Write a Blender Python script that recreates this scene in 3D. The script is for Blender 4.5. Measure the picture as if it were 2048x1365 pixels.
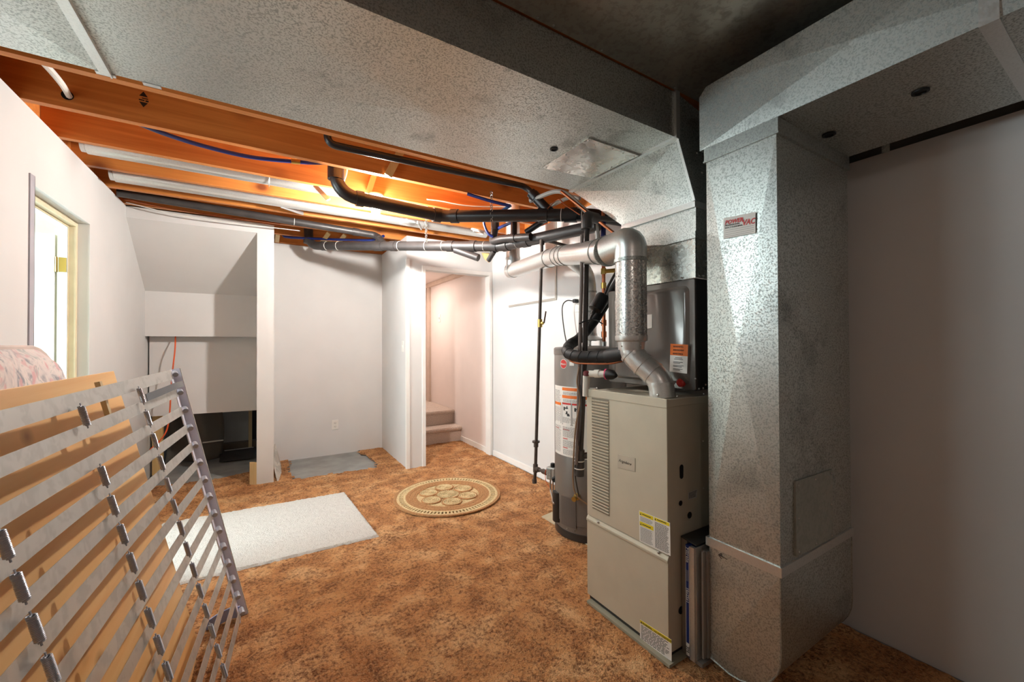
import bpy, bmesh, math, random
import numpy as np
from mathutils import Matrix, Vector
random.seed(7)
for o in list(bpy.data.objects): bpy.data.objects.remove(o, do_unlink=True)
SC = bpy.context.scene
COL = SC.collection
V = lambda *a: np.array(a, float)

# ------------------------------------------------------------------ camera
F, YAW, PIT, ROLL, H = 810.18, .549284, .0093067, -.0036373, 1.29
cyw, syw = math.cos(YAW), math.sin(YAW)
_f = V(syw*math.cos(PIT), cyw*math.cos(PIT), math.sin(PIT)); _r = V(cyw, -syw, 0); _u = np.cross(_r, _f)
_r, _u = _r*math.cos(ROLL)+_u*math.sin(ROLL), -_r*math.sin(ROLL)+_u*math.cos(ROLL)
CAM = V(0, 0, H)
cd = bpy.data.cameras.new('camera'); cam = bpy.data.objects.new('camera', cd); COL.objects.link(cam)
cd.sensor_fit = 'HORIZONTAL'; cd.sensor_width = 36; cd.lens = 36*F/2048; cd.clip_start = .01
cam.matrix_world = Matrix(((_r[0], _u[0], -_f[0], 0), (_r[1], _u[1], -_f[1], 0), (_r[2], _u[2], -_f[2], H), (0, 0, 0, 1)))
SC.camera = cam
def ray(x, y): return _f+_r*(x-1024)/F-_u*(y-682.5)/F
def at(x, y, **k):                       # photo pixel -> point on the plane X=, Y= or Z=
    (n, v), = k.items(); i = 'XYZ'.index(n); d = ray(x, y); return CAM+d*(v-CAM[i])/d[i]
def pt(x, y, d): return CAM+ray(x, y)*d  # photo pixel -> point at forward distance d

# ------------------------------------------------------------------ light
SC.view_settings.view_transform = 'Standard'; SC.view_settings.look = 'None'
SC.view_settings.gamma = 1; SC.view_settings.use_curve_mapping = False
SC.view_settings.exposure = 0.85
w = bpy.data.worlds.new('world'); SC.world = w; w.use_nodes = True
w.node_tree.nodes['Background'].inputs[0].default_value = (.75, .85, 1, 1)
w.node_tree.nodes['Background'].inputs[1].default_value = .05
BULB = V(.725, 3.165, 2.30)
def lamp(name, kind, loc, power, col, **k):
    l = bpy.data.lights.new(name, kind); o = bpy.data.objects.new(name, l); COL.objects.link(o)
    o.location = loc; l.energy = power; l.color = col
    for a, b in k.items(): setattr(l, a, b)
    return o
# second bare bulb of the basement, behind the camera
lamp('rear_bulb_light', 'POINT', (-.35, -1.0, 2.2), 5, (1, .92, .84), shadow_soft_size=.05)
# fill lamp added under the stairwell ceiling to lift its dark walls and steps
sl_ = lamp('stairwell_fill', 'AREA', (1.62, 5.75, 2.24), 9, (1, .88, .80), shape='RECTANGLE', size=.35, size_y=.5)
# daylight lamp outside an unseen left-wall window, added to light the ducts and furnace
wd_ = lamp('unseen_window_light', 'AREA', (-1.22, 1.85, 1.98), 13, (.80, .95, 1.0), shape='RECTANGLE', size=.8, size_y=.5)
wd_.rotation_euler = (math.radians(90-12), 0, math.radians(-90))
# daylight window of the room beyond the left door
dl = lamp('daylight_window', 'AREA', (-2.6, 3.05, 1.35), 85, (.80, .95, 1.0), shape='RECTANGLE', size=1.0, size_y=1.5)
dl.rotation_euler = (math.radians(90), 0, math.radians(-96))

# ------------------------------------------------------------------ mesh helpers
class MB:
    def __init__(s): s.v = []; s.f = []
    def add(s, vs, fs):
        n = len(s.v); s.v += [tuple(map(float, p)) for p in vs]; s.f += [tuple(i+n for i in f) for f in fs]; return s
    def box(s, a, b):
        x0, y0, z0 = a; x1, y1, z1 = b
        return s.add([(x0, y0, z0), (x1, y0, z0), (x1, y1, z0), (x0, y1, z0), (x0, y0, z1), (x1, y0, z1), (x1, y1, z1), (x0, y1, z1)],
                     [(0, 3, 2, 1), (4, 5, 6, 7), (0, 1, 5, 4), (1, 2, 6, 5), (2, 3, 7, 6), (3, 0, 4, 7)])
    def obox(s, c, ax, ay, az):          # centre and three half axes
        c, ax, ay, az = map(np.array, (c, ax, ay, az))
        vs = [c+i*ax+j*ay+k*az for k in (-1, 1) for i, j in ((-1, -1), (1, -1), (1, 1), (-1, 1))]
        return s.add(vs, [(0, 3, 2, 1), (4, 5, 6, 7), (0, 1, 5, 4), (1, 2, 6, 5), (2, 3, 7, 6), (3, 0, 4, 7)])
    def bar(s, p, q, w, t, up=(0, 0, 1)): # beam from p to q, width w (sideways), thickness t (towards up)
        p, q = np.array(p, float), np.array(q, float); d = q-p; L = np.linalg.norm(d); d = d/L
        sd = np.cross(d, up); sd /= np.linalg.norm(sd); n = np.cross(sd, d)
        return s.obox((p+q)/2, d*L/2, sd*w/2, n*t/2)
    def poly(s, ps): return s.add(ps, [tuple(range(len(ps)))])
    def prism(s, ps, ex):
        n = len(ps); ex = np.array(ex, float); a = [np.array(p, float) for p in ps]; b = [p+ex for p in a]
        return s.add(a+b, [tuple(range(n))[::-1], tuple(range(n, 2*n))]+[(i, (i+1) % n, n+(i+1) % n, n+i) for i in range(n)])
    def xbreak(s, a, b, c, d, h):        # cross-broken sheet metal panel
        a, b, c, d = (np.array(p, float) for p in (a, b, c, d)); n = np.cross(b-a, d-a); n /= np.linalg.norm(n)
        m = (a+b+c+d)/4+n*h
        return s.add([a, b, c, d, m], [(0, 1, 4), (1, 2, 4), (2, 3, 4), (3, 0, 4)])
    def tube(s, ps, r, n=14, cap=True, inner=None):
        P = [np.array(p, float) for p in ps]; m = len(P)
        R = list(r) if hasattr(r, '__len__') else [r]*m
        T = []
        for i in range(m):
            t = (P[min(i+1, m-1)]-P[max(i-1, 0)])
            if np.linalg.norm(t) < 1e-9: t = P[i]-P[max(i-2, 0)]
            T.append(t/np.linalg.norm(t))
        a = V(0, 0, 1) if abs(T[0][2]) < .9 else V(1, 0, 0)
        nr = np.cross(T[0], a); nr /= np.linalg.norm(nr); vs = []
        for i in range(m):
            nr = nr-T[i]*(nr@T[i]); nr /= np.linalg.norm(nr); b = np.cross(T[i], nr)
            for k in range(n):
                q = 2*math.pi*k/n; vs.append(P[i]+R[i]*(nr*math.cos(q)+b*math.sin(q)))
        fs = [(i*n+k, i*n+(k+1) % n, (i+1)*n+(k+1) % n, (i+1)*n+k) for i in range(m-1) for k in range(n)]
        if cap: fs += [tuple(range(n))[::-1], tuple(range((m-1)*n, m*n))]
        return s.add(vs, fs)
    def lathe(s, prof, o=(0, 0, 0), ax=(0, 0, 1), n=24):   # prof: (radius, height along axis)
        ax = np.array(ax, float); ax /= np.linalg.norm(ax); o = np.array(o, float)
        a = V(0, 0, 1) if abs(ax[2]) < .9 else V(1, 0, 0)
        u = np.cross(ax, a); u /= np.linalg.norm(u); w_ = np.cross(ax, u); vs = []
        for r, h in prof:
            for k in range(n):
                q = 2*math.pi*k/n; vs.append(o+ax*h+max(r, 1e-5)*(u*math.cos(q)+w_*math.sin(q)))
        m = len(prof)
        fs = [(i*n+k, i*n+(k+1) % n, (i+1)*n+(k+1) % n, (i+1)*n+k) for i in range(m-1) for k in range(n)]
        return s.add(vs, fs+[tuple(range(n))[::-1], tuple(range((m-1)*n, m*n))])
    def ring(s, c, ax, R, r, n=20, k=8):
        ax = np.array(ax, float); ax /= np.linalg.norm(ax); c = np.array(c, float)
        a = V(0, 0, 1) if abs(ax[2]) < .9 else V(1, 0, 0)
        u = np.cross(ax, a); u /= np.linalg.norm(u); w_ = np.cross(ax, u); vs = []
        for i in range(n):
            q = 2*math.pi*i/n; d = u*math.cos(q)+w_*math.sin(q)
            for j in range(k):
                p = 2*math.pi*j/k; vs.append(c+d*(R+r*math.cos(p))+ax*r*math.sin(p))
        return s.add(vs, [(i*k+j, ((i+1) % n)*k+j, ((i+1) % n)*k+(j+1) % k, i*k+(j+1) % k) for i in range(n) for j in range(k)])
def bend(ps, rad, seg=7):                # round the corners of a polyline
    P = [np.array(p, float) for p in ps]; out = [P[0]]
    for i in range(1, len(P)-1):
        a, b, c = P[i-1], P[i], P[i+1]; r = rad[i-1] if hasattr(rad, '__len__') else rad
        l = min(r, .48*np.linalg.norm(a-b), .48*np.linalg.norm(c-b))
        p = b+(a-b)/np.linalg.norm(a-b)*l; q = b+(c-b)/np.linalg.norm(c-b)*l
        for k in range(seg+1):
            t = k/seg; out.append((1-t)**2*p+2*t*(1-t)*b+t*t*q)
    return out+[P[-1]]
def spline(ps, n=10):
    P = [np.array(p, float) for p in ps]; P = [2*P[0]-P[1]]+P+[2*P[-1]-P[-2]]; out = []
    for i in range(1, len(P)-2):
        for k in range(n):
            t = k/n; a, b, c, d = P[i-1:i+3]
            out.append(.5*((2*b)+(c-a)*t+(2*a-5*b+4*c-d)*t*t+(3*b-a-3*c+d)*t**3))
    return out+[P[-2]]
WL = {}
def to_mesh(name, mb, mat, smooth=False):
    me = bpy.data.meshes.new(name); bm = bmesh.new()
    vs = [bm.verts.new(p) for p in mb.v]
    for f in mb.f:
        try: bm.faces.new([vs[i] for i in f])
        except ValueError: pass
    bmesh.ops.recalc_face_normals(bm, faces=bm.faces)
    if smooth:
        for f in bm.faces: f.smooth = True
        for e in bm.edges:
            if len(e.link_faces) == 2 and e.calc_face_angle(0) > .75: e.smooth = False
    bm.to_mesh(me); bm.free(); me.materials.append(mat); return me
def hook(o, parent):
    if parent is not None:
        o.parent = parent; o.matrix_parent_inverse = Matrix.Translation(-Vector(WL.get(parent.name, (0, 0, 0))))
def obj(name, mb, mat, parent=None, smooth=False, bev=0):
    me = mb if isinstance(mb, bpy.types.Mesh) else to_mesh(name, mb, mat, smooth)
    o = bpy.data.objects.new(name, me); COL.objects.link(o); hook(o, parent)
    if bev:
        m = o.modifiers.new('bevel', 'BEVEL'); m.width = bev; m.segments = 2; m.limit_method = 'ANGLE'
    return o
def inst(name, me, parent, loc, rot=None):
    o = bpy.data.objects.new(name, me); COL.objects.link(o); hook(o, parent); o.location = loc
    if rot is not None: o.rotation_euler = rot
    return o
def tag(o, label, cat, group=None):
    o['label'] = label; o['category'] = cat
    if group: o['group'] = group
    return o
def thing(name, label, cat, loc, group=None):
    o = bpy.data.objects.new(name, None); COL.objects.link(o); o.location = tuple(map(float, loc)); o.empty_display_size = .05
    WL[o.name] = tuple(map(float, loc)); return tag(o, label, cat, group)
def struct(o): o['kind'] = 'structure'; return o
def text(name, s, size, o, xd, yd, mat, parent, align='LEFT', ext=.0004, sx=1, shear=0, bold=0):
    c = bpy.data.curves.new('t', 'FONT'); c.body = s; c.size = size; c.align_x = align; c.extrude = ext; c.resolution_u = 2; c.shear = shear; c.offset = bold
    t = bpy.data.objects.new('t', c); COL.objects.link(t); bpy.context.view_layer.update()
    me = bpy.data.meshes.new_from_object(t.evaluated_get(bpy.context.evaluated_depsgraph_get())); bpy.data.objects.remove(t)
    xd, yd = np.array(xd, float), np.array(yd, float); xd /= np.linalg.norm(xd); yd /= np.linalg.norm(yd); zd = np.cross(xd, yd)
    me.transform(Matrix(((xd[0]*sx, yd[0], zd[0], o[0]), (xd[1]*sx, yd[1], zd[1], o[1]), (xd[2]*sx, yd[2], zd[2], o[2]), (0, 0, 0, 1))))
    me.materials.clear(); me.materials.append(mat); ob = bpy.data.objects.new(name, me); COL.objects.link(ob); hook(ob, parent); return ob

# ------------------------------------------------------------------ materials
def rgb(r, g, b):                         # sRGB 0-255 -> linear
    return tuple((c/255/12.92 if c/255 <= .04045 else ((c/255+.055)/1.055)**2.4) for c in (r, g, b))+(1,)
class NT:
    def __init__(s, name):
        s.m = bpy.data.materials.new(name); s.m.use_nodes = True; s.t = s.m.node_tree; s.b = s.t.nodes['Principled BSDF']
        s.pos = s.n('ShaderNodeNewGeometry').outputs['Position']
    def n(s, k, **p):
        x = s.t.nodes.new(k)
        for a, b in p.items(): setattr(x, a, b)
        return x
    def l(s, a, b): s.t.links.new(a, b)
    def mapv(s, sc, rot=(0, 0, 0)):
        m = s.n('ShaderNodeMapping'); m.inputs['Scale'].default_value = sc; m.inputs['Rotation'].default_value = rot; s.l(s.pos, m.inputs[0]); return m.outputs[0]
    def noise(s, scale, detail=2, vec=None, rough=.5, dist=0):
        x = s.n('ShaderNodeTexNoise'); x.inputs['Scale'].default_value = scale; x.inputs['Detail'].default_value = detail
        x.inputs['Roughness'].default_value = rough; x.inputs['Distortion'].default_value = dist; s.l(vec if vec is not None else s.pos, x.inputs['Vector']); return x.outputs['Fac']
    def voro(s, scale, vec=None, out='Distance', feat='F1'):
        x = s.n('ShaderNodeTexVoronoi', feature=feat); x.inputs['Scale'].default_value = scale; s.l(vec if vec is not None else s.pos, x.inputs['Vector']); return x.outputs[out]
    def ramp(s, fac, stops):
        x = s.n('ShaderNodeValToRGB'); e = x.color_ramp.elements
        while len(e) < len(stops): e.new(.5)
        for a, (p, c) in zip(e, stops): a.position = p; a.color = c if len(c) == 4 else tuple(c)+(1,)
        s.l(fac, x.inputs[0]); return x.outputs[0]
    def mix(s, fac, a, b, mode='MIX'):
        x = s.n('ShaderNodeMix', data_type='RGBA', blend_type=mode)
        for v, i in ((fac, 0), (a, 6), (b, 7)):
            if hasattr(v, 'node'): s.l(v, x.inputs[i])
            else: x.inputs[i].default_value = v
        return x.outputs[2]
    def math(s, op, a, b):
        x = s.n('ShaderNodeMath', operation=op)
        for v, i in ((a, 0), (b, 1)):
            if hasattr(v, 'node'): s.l(v, x.inputs[i])
            else: x.inputs[i].default_value = v
        return x.outputs[0]
    def bump(s, h, strength=.3, dist=.002):
        x = s.n('ShaderNodeBump'); x.inputs['Strength'].default_value = strength; x.inputs['Distance'].default_value = dist
        s.l(h, x.inputs['Height']); s.l(x.outputs[0], s.b.inputs['Normal'])
    def out(s, col=None, rough=None, metal=None):
        for v, k in ((col, 'Base Color'), (rough, 'Roughness'), (metal, 'Metallic')):
            if v is None: continue
            if hasattr(v, 'node'): s.l(v, s.b.inputs[k])
            else: s.b.inputs[k].default_value = v
        return s.m
def plain(name, c, rough=.5, metal=0, var=.06, vs=8, bump=0, bs=60, bd=.001):
    t = NT(name); a = rgb(*c); lo = tuple(x*(1-var) for x in a[:3])+(1,); hi = tuple(min(1, x*(1+var)) for x in a[:3])+(1,)
    col = t.ramp(t.noise(vs, 3), [(.35, lo), (.65, hi)])
    if bump: t.bump(t.noise(bs, 3), bump, bd)
    return t.out(col, rough, metal)
def galv(name, light, dark, rough=.42, metal=.72, speck=.5, sc=165, stain=.28):
    t = NT(name); L, D = rgb(*light), rgb(*dark)
    sp = t.noise(sc, 2, rough=.6, dist=.4); base = t.ramp(sp, [(.40, D), (.52, L)])
    base = t.mix(speck, L, base)
    st = t.ramp(t.noise(3.2, 4, t.mapv((1, 1, 1)), .65), [(.58, (1, 1, 1, 1)), (.72, (1-stain,)*3+(1,))])
    base = t.mix(1, base, st, 'MULTIPLY')
    rr = t.ramp(sp, [(.4, (rough+.12,)*3), (.55, (rough,)*3)])
    t.bump(t.noise(sc*.5, 2), .08, .001); return t.out(base, rr, metal)
def wood(name, c1, c2, knot, axis='X', gs=1.0, rough=.5, knots=1.0, kd=.055):
    t = NT(name)
    sc = {'X': (1.2, 26, 26), 'Y': (26, 1.2, 26), 'Z': (26, 26, 1.2)}[axis]
    g = t.noise(1.3*gs, 4, t.mapv(sc), .55, .6); col = t.ramp(g, [(.32, rgb(*c1)), (.66, rgb(*c2))])
    big = t.noise(2.2, 2, t.mapv({'X': (.5, 2, 2), 'Y': (2, .5, 2), 'Z': (2, 2, .5)}[axis])); col = t.mix(t.ramp(big, [(.4, (0, 0, 0)), (.7, (.5, .5, .5))]), col, rgb(*c1))
    if knots:
        kv = t.voro(2.6*knots, t.mapv({'X': (.75, 1, 1), 'Y': (1, .75, 1), 'Z': (1, 1, .75)}[axis]))
        kk = t.ramp(kv, [(kd*.45, (1, 1, 1)), (kd, (.45, .45, .45)), (kd*1.9, (0, 0, 0))]); col = t.mix(kk, col, rgb(*knot))
    t.bump(g, .08, .001); return t.out(col, rough, 0)

DRY = plain('painted_drywall', (216, 215, 213), .62, var=.025, vs=2.5, bump=.05, bs=220)
DRY2 = plain('stairwell_paint', (230, 216, 209), .6, var=.03, vs=2)
TRIMW = plain('white_trim_paint', (236, 234, 230), .38, var=.02)
GALV = galv('galvanised_duct', (200, 204, 200), (104, 108, 105), .36, .86, .55, 165, .4)
GALVD = galv('galvanised_dull', (172, 176, 172), (110, 113, 110), .4, .8)
GALVS = galv('galvanised_bright', (216, 217, 215), (186, 187, 185), .30, .78, .2, 150, .05)
PAN = galv('panned_sheet_metal', (158, 155, 146), (120, 118, 110), .32, .75, .4, 40, .35)
STEEL = galv('spring_steel', (190, 188, 183), (160, 158, 153), .36, .55, .3, 25, .22)
COILW = plain('spring_wire', (186, 190, 200), .32, .45)
DARKSTEEL = plain('blued_steel', (96, 98, 104), .28, .9)
RAILM = plain('grey_enamel', (224, 224, 236), .42, 0)
FURN = plain('beige_enamel', (196, 189, 170), .42, .15, .03)
COIL = plain('dark_grey_enamel', (118, 114, 110), .2, .25, .03)
COILD = plain('charcoal_enamel', (58, 57, 56), .35, .3, .04)
TANK = plain('tank_grey_enamel', (116, 111, 106), .32, .25, .03)
ABS = plain('black_abs', (34, 32, 33), .34, 0, .15)
ABSG = plain('grey_black_abs', (58, 54, 53), .42, 0, .15, 14)
RUBBER = plain('black_foam_insulation', (24, 24, 25), .6, 0, .1, 30, .2, 90)
IRON = plain('black_iron_pipe', (84, 74, 68), .5, .5, .15, 20)
COPPER = plain('copper', (176, 106, 72), .35, .9, .12, 25)
BRASS = plain('brass', (186, 160, 88), .3, .9)
PVC = plain('white_pvc', (222, 219, 208), .4)
BLUE = plain('blue_pex', (22, 38, 104), .4)
WHITEC = plain('white_cable', (225, 222, 214), .5)
BLACK = plain('black_rubber', (14, 14, 14), .5)
HOLE = plain('dark_hole', (6, 6, 6), .9)
SCREW = plain('zinc_screw', (190, 190, 188), .28, .95)
RED = plain('red_print', (196, 44, 40), .45)
ORANGE = plain('orange_print', (232, 118, 36), .45)
YEL = plain('yellow_print', (226, 205, 30), .45)
PAPER = plain('white_label', (228, 226, 220), .5, 0, .02)
INK = plain('dark_ink', (48, 46, 46), .6)
GREYINK = plain('grey_ink', (140, 138, 136), .6)
NAVY = plain('navy_print', (24, 46, 110), .4)
PINK = plain('pink_plastic', (214, 60, 110), .4)
CORD = plain('orange_cord', (226, 92, 40), .5)
STAMP = plain('black_stamp', (24, 16, 12), .7)
JOIST = wood('fir_joist', (190, 112, 48), (216, 140, 68), (116, 56, 22), 'X', knots=1.3, kd=.12)
SUBF = wood('subfloor_boards', (170, 104, 54), (190, 122, 66), (100, 50, 20), 'Y', knots=0)
PINE = wood('knotty_pine_board', (232, 174, 108), (244, 200, 136), (132, 76, 34), 'Y', .55, .5, 2.1, .085)
STUD = wood('pale_stud', (200, 172, 122), (216, 190, 144), (150, 100, 60), 'Z', knots=0)
STRIP = wood('pale_strip', (206, 170, 110), (222, 190, 130), (150, 100, 60), 'Z', knots=0)
CONC = plain('concrete', (148, 149, 146), .85, 0, .14, 5, .25, 90)
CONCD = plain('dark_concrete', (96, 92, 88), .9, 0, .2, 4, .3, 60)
CREAM = plain('cream_wood', (220, 208, 176), .5)
LEAFW = plain('white_door_paint', (232, 236, 232), .4, 0, .02)
STAIRC = plain('beige_stair_carpet', (206, 188, 174), .95, 0, .22, 120, .8, 260, .006)
def _carpet():
    t = NT('rust_shag_carpet')
    a = t.noise(4.5, 4, None, .6, .4); b = t.noise(56, 4, None, .7, 0); d = t.noise(150, 2)
    base = t.ramp(a, [(.33, rgb(180, 116, 64)), (.50, rgb(210, 148, 92)), (.68, rgb(232, 184, 132))])
    v = t.math('ADD', b, t.math('MULTIPLY', t.noise(9, 3, None, .6), .55))
    sp = t.ramp(v, [(.62, (1, 1, 1)), (.71, (.6, .6, .6)), (.84, (0, 0, 0))])
    col = t.mix(sp, base, rgb(122, 72, 34)); col = t.mix(t.ramp(d, [(.45, (0, 0, 0)), (.75, (.5, .5, .5))]), col, rgb(226, 178, 126))
    t.bump(t.math('ADD', b, d), 1.0, .012); return t.out(col, .95, 0)
CARPET = _carpet()
def _shag():
    t = NT('white_shag'); n = t.noise(150, 3, None, .7); col = t.ramp(n, [(.30, rgb(184, 178, 168)), (.46, rgb(226, 222, 215))])
    t.bump(n, 1, .01); return t.out(col, .95, 0)
SHAG = _shag()
def _jute(name, a, b, sc=90):
    t = NT(name); n = t.noise(sc, 3, None, .6); col = t.ramp(n, [(.35, rgb(*a)), (.6, rgb(*b))]); t.bump(n, .8, .004); return t.out(col, .9, 0)
JUTE = _jute('tan_jute', (150, 104, 62), (186, 138, 90)); JUTEL = _jute('pale_jute', (190, 160, 112), (222, 198, 152))
def _floral():
    t = NT('floral_ticking'); n = t.noise(13, 3, None, .6, 1.2); m = t.noise(9, 2, t.mapv((1.3, 1, .8)), .5, 2)
    col = t.ramp(n, [(.34, rgb(150, 150, 156)), (.46, rgb(212, 202, 198)), (.58, rgb(226, 214, 208)), (.68, rgb(172, 178, 174))])
    col = t.mix(t.ramp(m, [(.56, (0, 0, 0)), (.66, (.8, .8, .8))]), col, rgb(214, 164, 166)); t.bump(t.noise(60, 2), .25, .003); return t.out(col, .8, 0)
FLORAL = _floral()
def _plastic():
    t = NT('dusty_plastic_sheet'); t.b.inputs['Alpha'].default_value = .75; return t.out(rgb(120, 112, 102), .35, 0)
PLAST = _plastic()
def _glow():
    t = NT('lit_bulb_glass'); t.b.inputs['Emission Color'].default_value = (1, .955, .90, 1); t.b.inputs['Emission Strength'].default_value = 1200; return t.out((1, 1, 1, 1), .3, 0)
GLOW = _glow()

XL, XR = -.965, 2.294
YB = 5.24        # alcove back wall
YC = 4.465       # closet front
YD = 4.19        # doorway wall front
JZ = 2.44        # underside of the joists
# ================================================================== STRUCTURE
fl = struct(obj('floor', MB().box((-4.2, -2.1, -.2), (2.5, 7.6, -.012)), CONC))
# carpet with cut-outs (ragged edges), a part of the floor
def carpet():
    mb = MB(); st = .024; x0, x1, y0, y1 = XL, XR, -2.0, 5.35
    nx, ny = int((x1-x0)/st), int((y1-y0)/st); idx = {}
    def gone(x, y):
        j = .012*math.sin(37*x+11*y)+.010*math.sin(71*y-23*x)
        if .235+j < x < 1.035+j-(.05 if y > 5.0 else 0) and 4.45+j-.05*(x-.2) < y: return True
        if x < .05 and y > 5.02+j+.16*math.sin(3*x): return True
        if x > 1.41 and x < 1.60 and False: return True
        return False
    for j in range(ny):
        for i in range(nx):
            x, y = x0+(i+.5)*st, y0+(j+.5)*st
            if gone(x, y): continue
            q = []
            for a, b in ((i, j), (i+1, j), (i+1, j+1), (i, j+1)):
                if (a, b) not in idx:
                    X, Y = x0+a*st, y0+b*st; idx[a, b] = len(mb.v)
                    z = .004*math.sin(31*X+17*math.sin(9*Y))*math.sin(27*Y+5*X)+random.uniform(-.003, .003)
                    mb.v.append((min(X, XR), Y, z-.002))
                q.append(idx[a, b])
            mb.f.append(tuple(q))
    return mb
c = obj('carpet', carpet(), CARPET, fl, True); c['label'] = 'mottled rust-brown shag carpet'
# left wall with the door opening
DY0, DY1, DZ = 2.905, 3.665, 2.083
WY0, WY1, WZ0, WZ1 = 1.45, 2.25, 1.66, 2.16    # unseen window beside the camera, added for its daylight
wl = struct(obj('wall_left', MB().box((XL-.056, -2.1, -.01), (XL, WY0, JZ)).box((XL-.056, WY1, -.01), (XL, DY0, JZ)).box((XL-.056, WY0, -.01), (XL, WY1, WZ0)).box((XL-.056, WY0, WZ1), (XL, WY1, JZ)).box((XL-.056, DY1, -.01), (XL, 7.4, JZ)).box((XL-.056, DY0, DZ), (XL, DY1, JZ)), DRY))
struct(obj('trim_1', MB().box((XL, 2.862, .02), (XL+.006, DY0+.004, 2.125)).box((XL-.02, DY0, .02), (XL+.006, DY0+.004, 2.125)), plain('grey_corner_bead', (176, 174, 182), .45)))
w1 = struct(obj('unseen_window', MB().box((XL-.056, WY0, WZ0), (XL+.006, WY0+.035, WZ1)).box((XL-.056, WY1-.035, WZ0), (XL+.006, WY1, WZ1)).box((XL-.056, WY0+.035, WZ0), (XL+.006, WY1-.035, WZ0+.035)).box((XL-.056, WY0+.035, WZ1-.035), (XL+.006, WY1-.035, WZ1)).box((XL-.04, 1.835, WZ0+.035), (XL-.01, 1.865, WZ1-.035)), TRIMW))
def _glass():
    t = NT('window_glass'); t.b.inputs['Alpha'].default_value = .06; return t.out((.9, .95, 1, 1), .05, 0)
GLASS = _glass()
for ya_ in (WY0+.035, 1.865): obj('pane', MB().box((XL-.028, ya_, WZ0+.035), (XL-.024, ya_+.35, WZ1-.035)), GLASS, w1)
# door frame and open leaf of the left doorway
d1 = struct(obj('door_1', MB().box((XL-.90, 3.612, .02), (XL-.143, 3.652, 1.985)), LEAFW)); d1['label'] = 'open white door leaf'
fr = MB()
for a, b, i in ((.056, .087, .0), (.087, .128, .012)):
    fr.box((XL-b, DY1-.03-i, .0), (XL-a, DY1+.0, DZ-.03-i)); fr.box((XL-b, DY0, .0), (XL-a, DY0+.02+i, DZ-.03-i)); fr.box((XL-b, DY0, DZ-.03-i), (XL-a, DY1, DZ))
obj('door_frame', fr, CREAM, d1)
obj('door_jamb', MB().box((XL-.128, DY1-.046, 0), (XL-.089, DY1-.0425, DZ-.043)).box((XL-.128, DY0, DZ-.046), (XL-.089, DY1-.043, DZ-.0425)), plain('pale_blue_white_jamb', (222, 232, 234), .4), d1)
for hz in (1.80, .45):
    h = obj('hinge', MB().box((XL-.125, DY1-.0495, hz-.045), (XL-.092, DY1-.046, hz+.045)).box((XL-.1425, 3.618, hz-.045), (XL-.139, 3.650, hz+.045)).tube([(XL-.135, DY1-.05, hz-.046), (XL-.135, DY1-.05, hz+.046)], .006, 8), BRASS, d1, True)
# room beyond the left door
struct(obj('wall_beyond_door', MB().box((-4.2, 4.62, 0), (XL-.06, 4.72, 2.5)).box((-4.2, .6, 0), (-4.1, 4.7, 2.5)).box((-4.2, .5, 0), (XL-.06, .6, 2.5)), plain('neighbour_room_paint', (214, 208, 186), .6)))
struct(obj('ceiling_beyond_door', MB().box((-4.2, .5, 2.38), (XL-.06, 4.72, 2.44)), plain('neighbour_ceiling', (196, 186, 150), .7)))
# right wall (drywall stops short below the return duct)
struct(obj('wall_right', MB().box((XR, 1.15, -.01), (XR+.1, 7.4, JZ)).box((XR, -2.1, -.01), (XR+.03, 1.15, 2.118)).box((XR+.031, -2.1, -.01), (XR+.1, 1.15, JZ)), DRY))
struct(obj('wall_foundation', MB().box((XR+.0302, -2.1, 2.05), (XR+.0308, 1.15, JZ)), CONCD))
struct(obj('baseboard_right', MB().box((XR-.012, 2.2, -.005), (XR, YD-.02, .062)), TRIMW, bev=.004))
struct(obj('wall_behind_camera', MB().box((XL-.1, -2.2, -.01), (XR+.1, -2.1, JZ+.3)), DRY))
# back alcove, its side wall, doorway wall
struct(obj('wall_back', MB().box((-.02, YB, -.012), (1.275, YB+.08, JZ+.02)), DRY))
struct(obj('wall_alcove_right', MB().box((1.275, YD+.1, -.012), (1.36, 5.6, JZ)), DRY))
wd = struct(obj('wall_doorway', MB().box((1.275, YD, -.012), (1.47, YD+.1, JZ)).box((1.47, YD, 2.10), (XR, YD+.1, JZ)).box((2.262, YD, -.01), (XR, YD+.1, 2.1)), DRY))
struct(obj('trim_2', MB().box((1.437, YD-.014, -.004), (1.476, YD, 2.142)).box((2.256, YD-.014, -.004), (XR-.004, YD, 2.142)).box((1.476, YD-.014, 2.10), (2.256, YD, 2.142)).box((1.470, YD-.004, -.004), (1.478, YD+.1, 2.1)).box((2.252, YD-.004, -.004), (2.262, YD+.1, 2.1)), TRIMW, bev=.003))
struct(obj('trim_3', MB().prism([(1.267, YD-.008, -.004), (1.304, YD-.008, -.004), (1.304, YD, -.004), (1.2745, YD, -.004), (1.2745, YD+.028, -.004), (1.267, YD+.028, -.004)], (0, 0, 2.2)), TRIMW))
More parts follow.
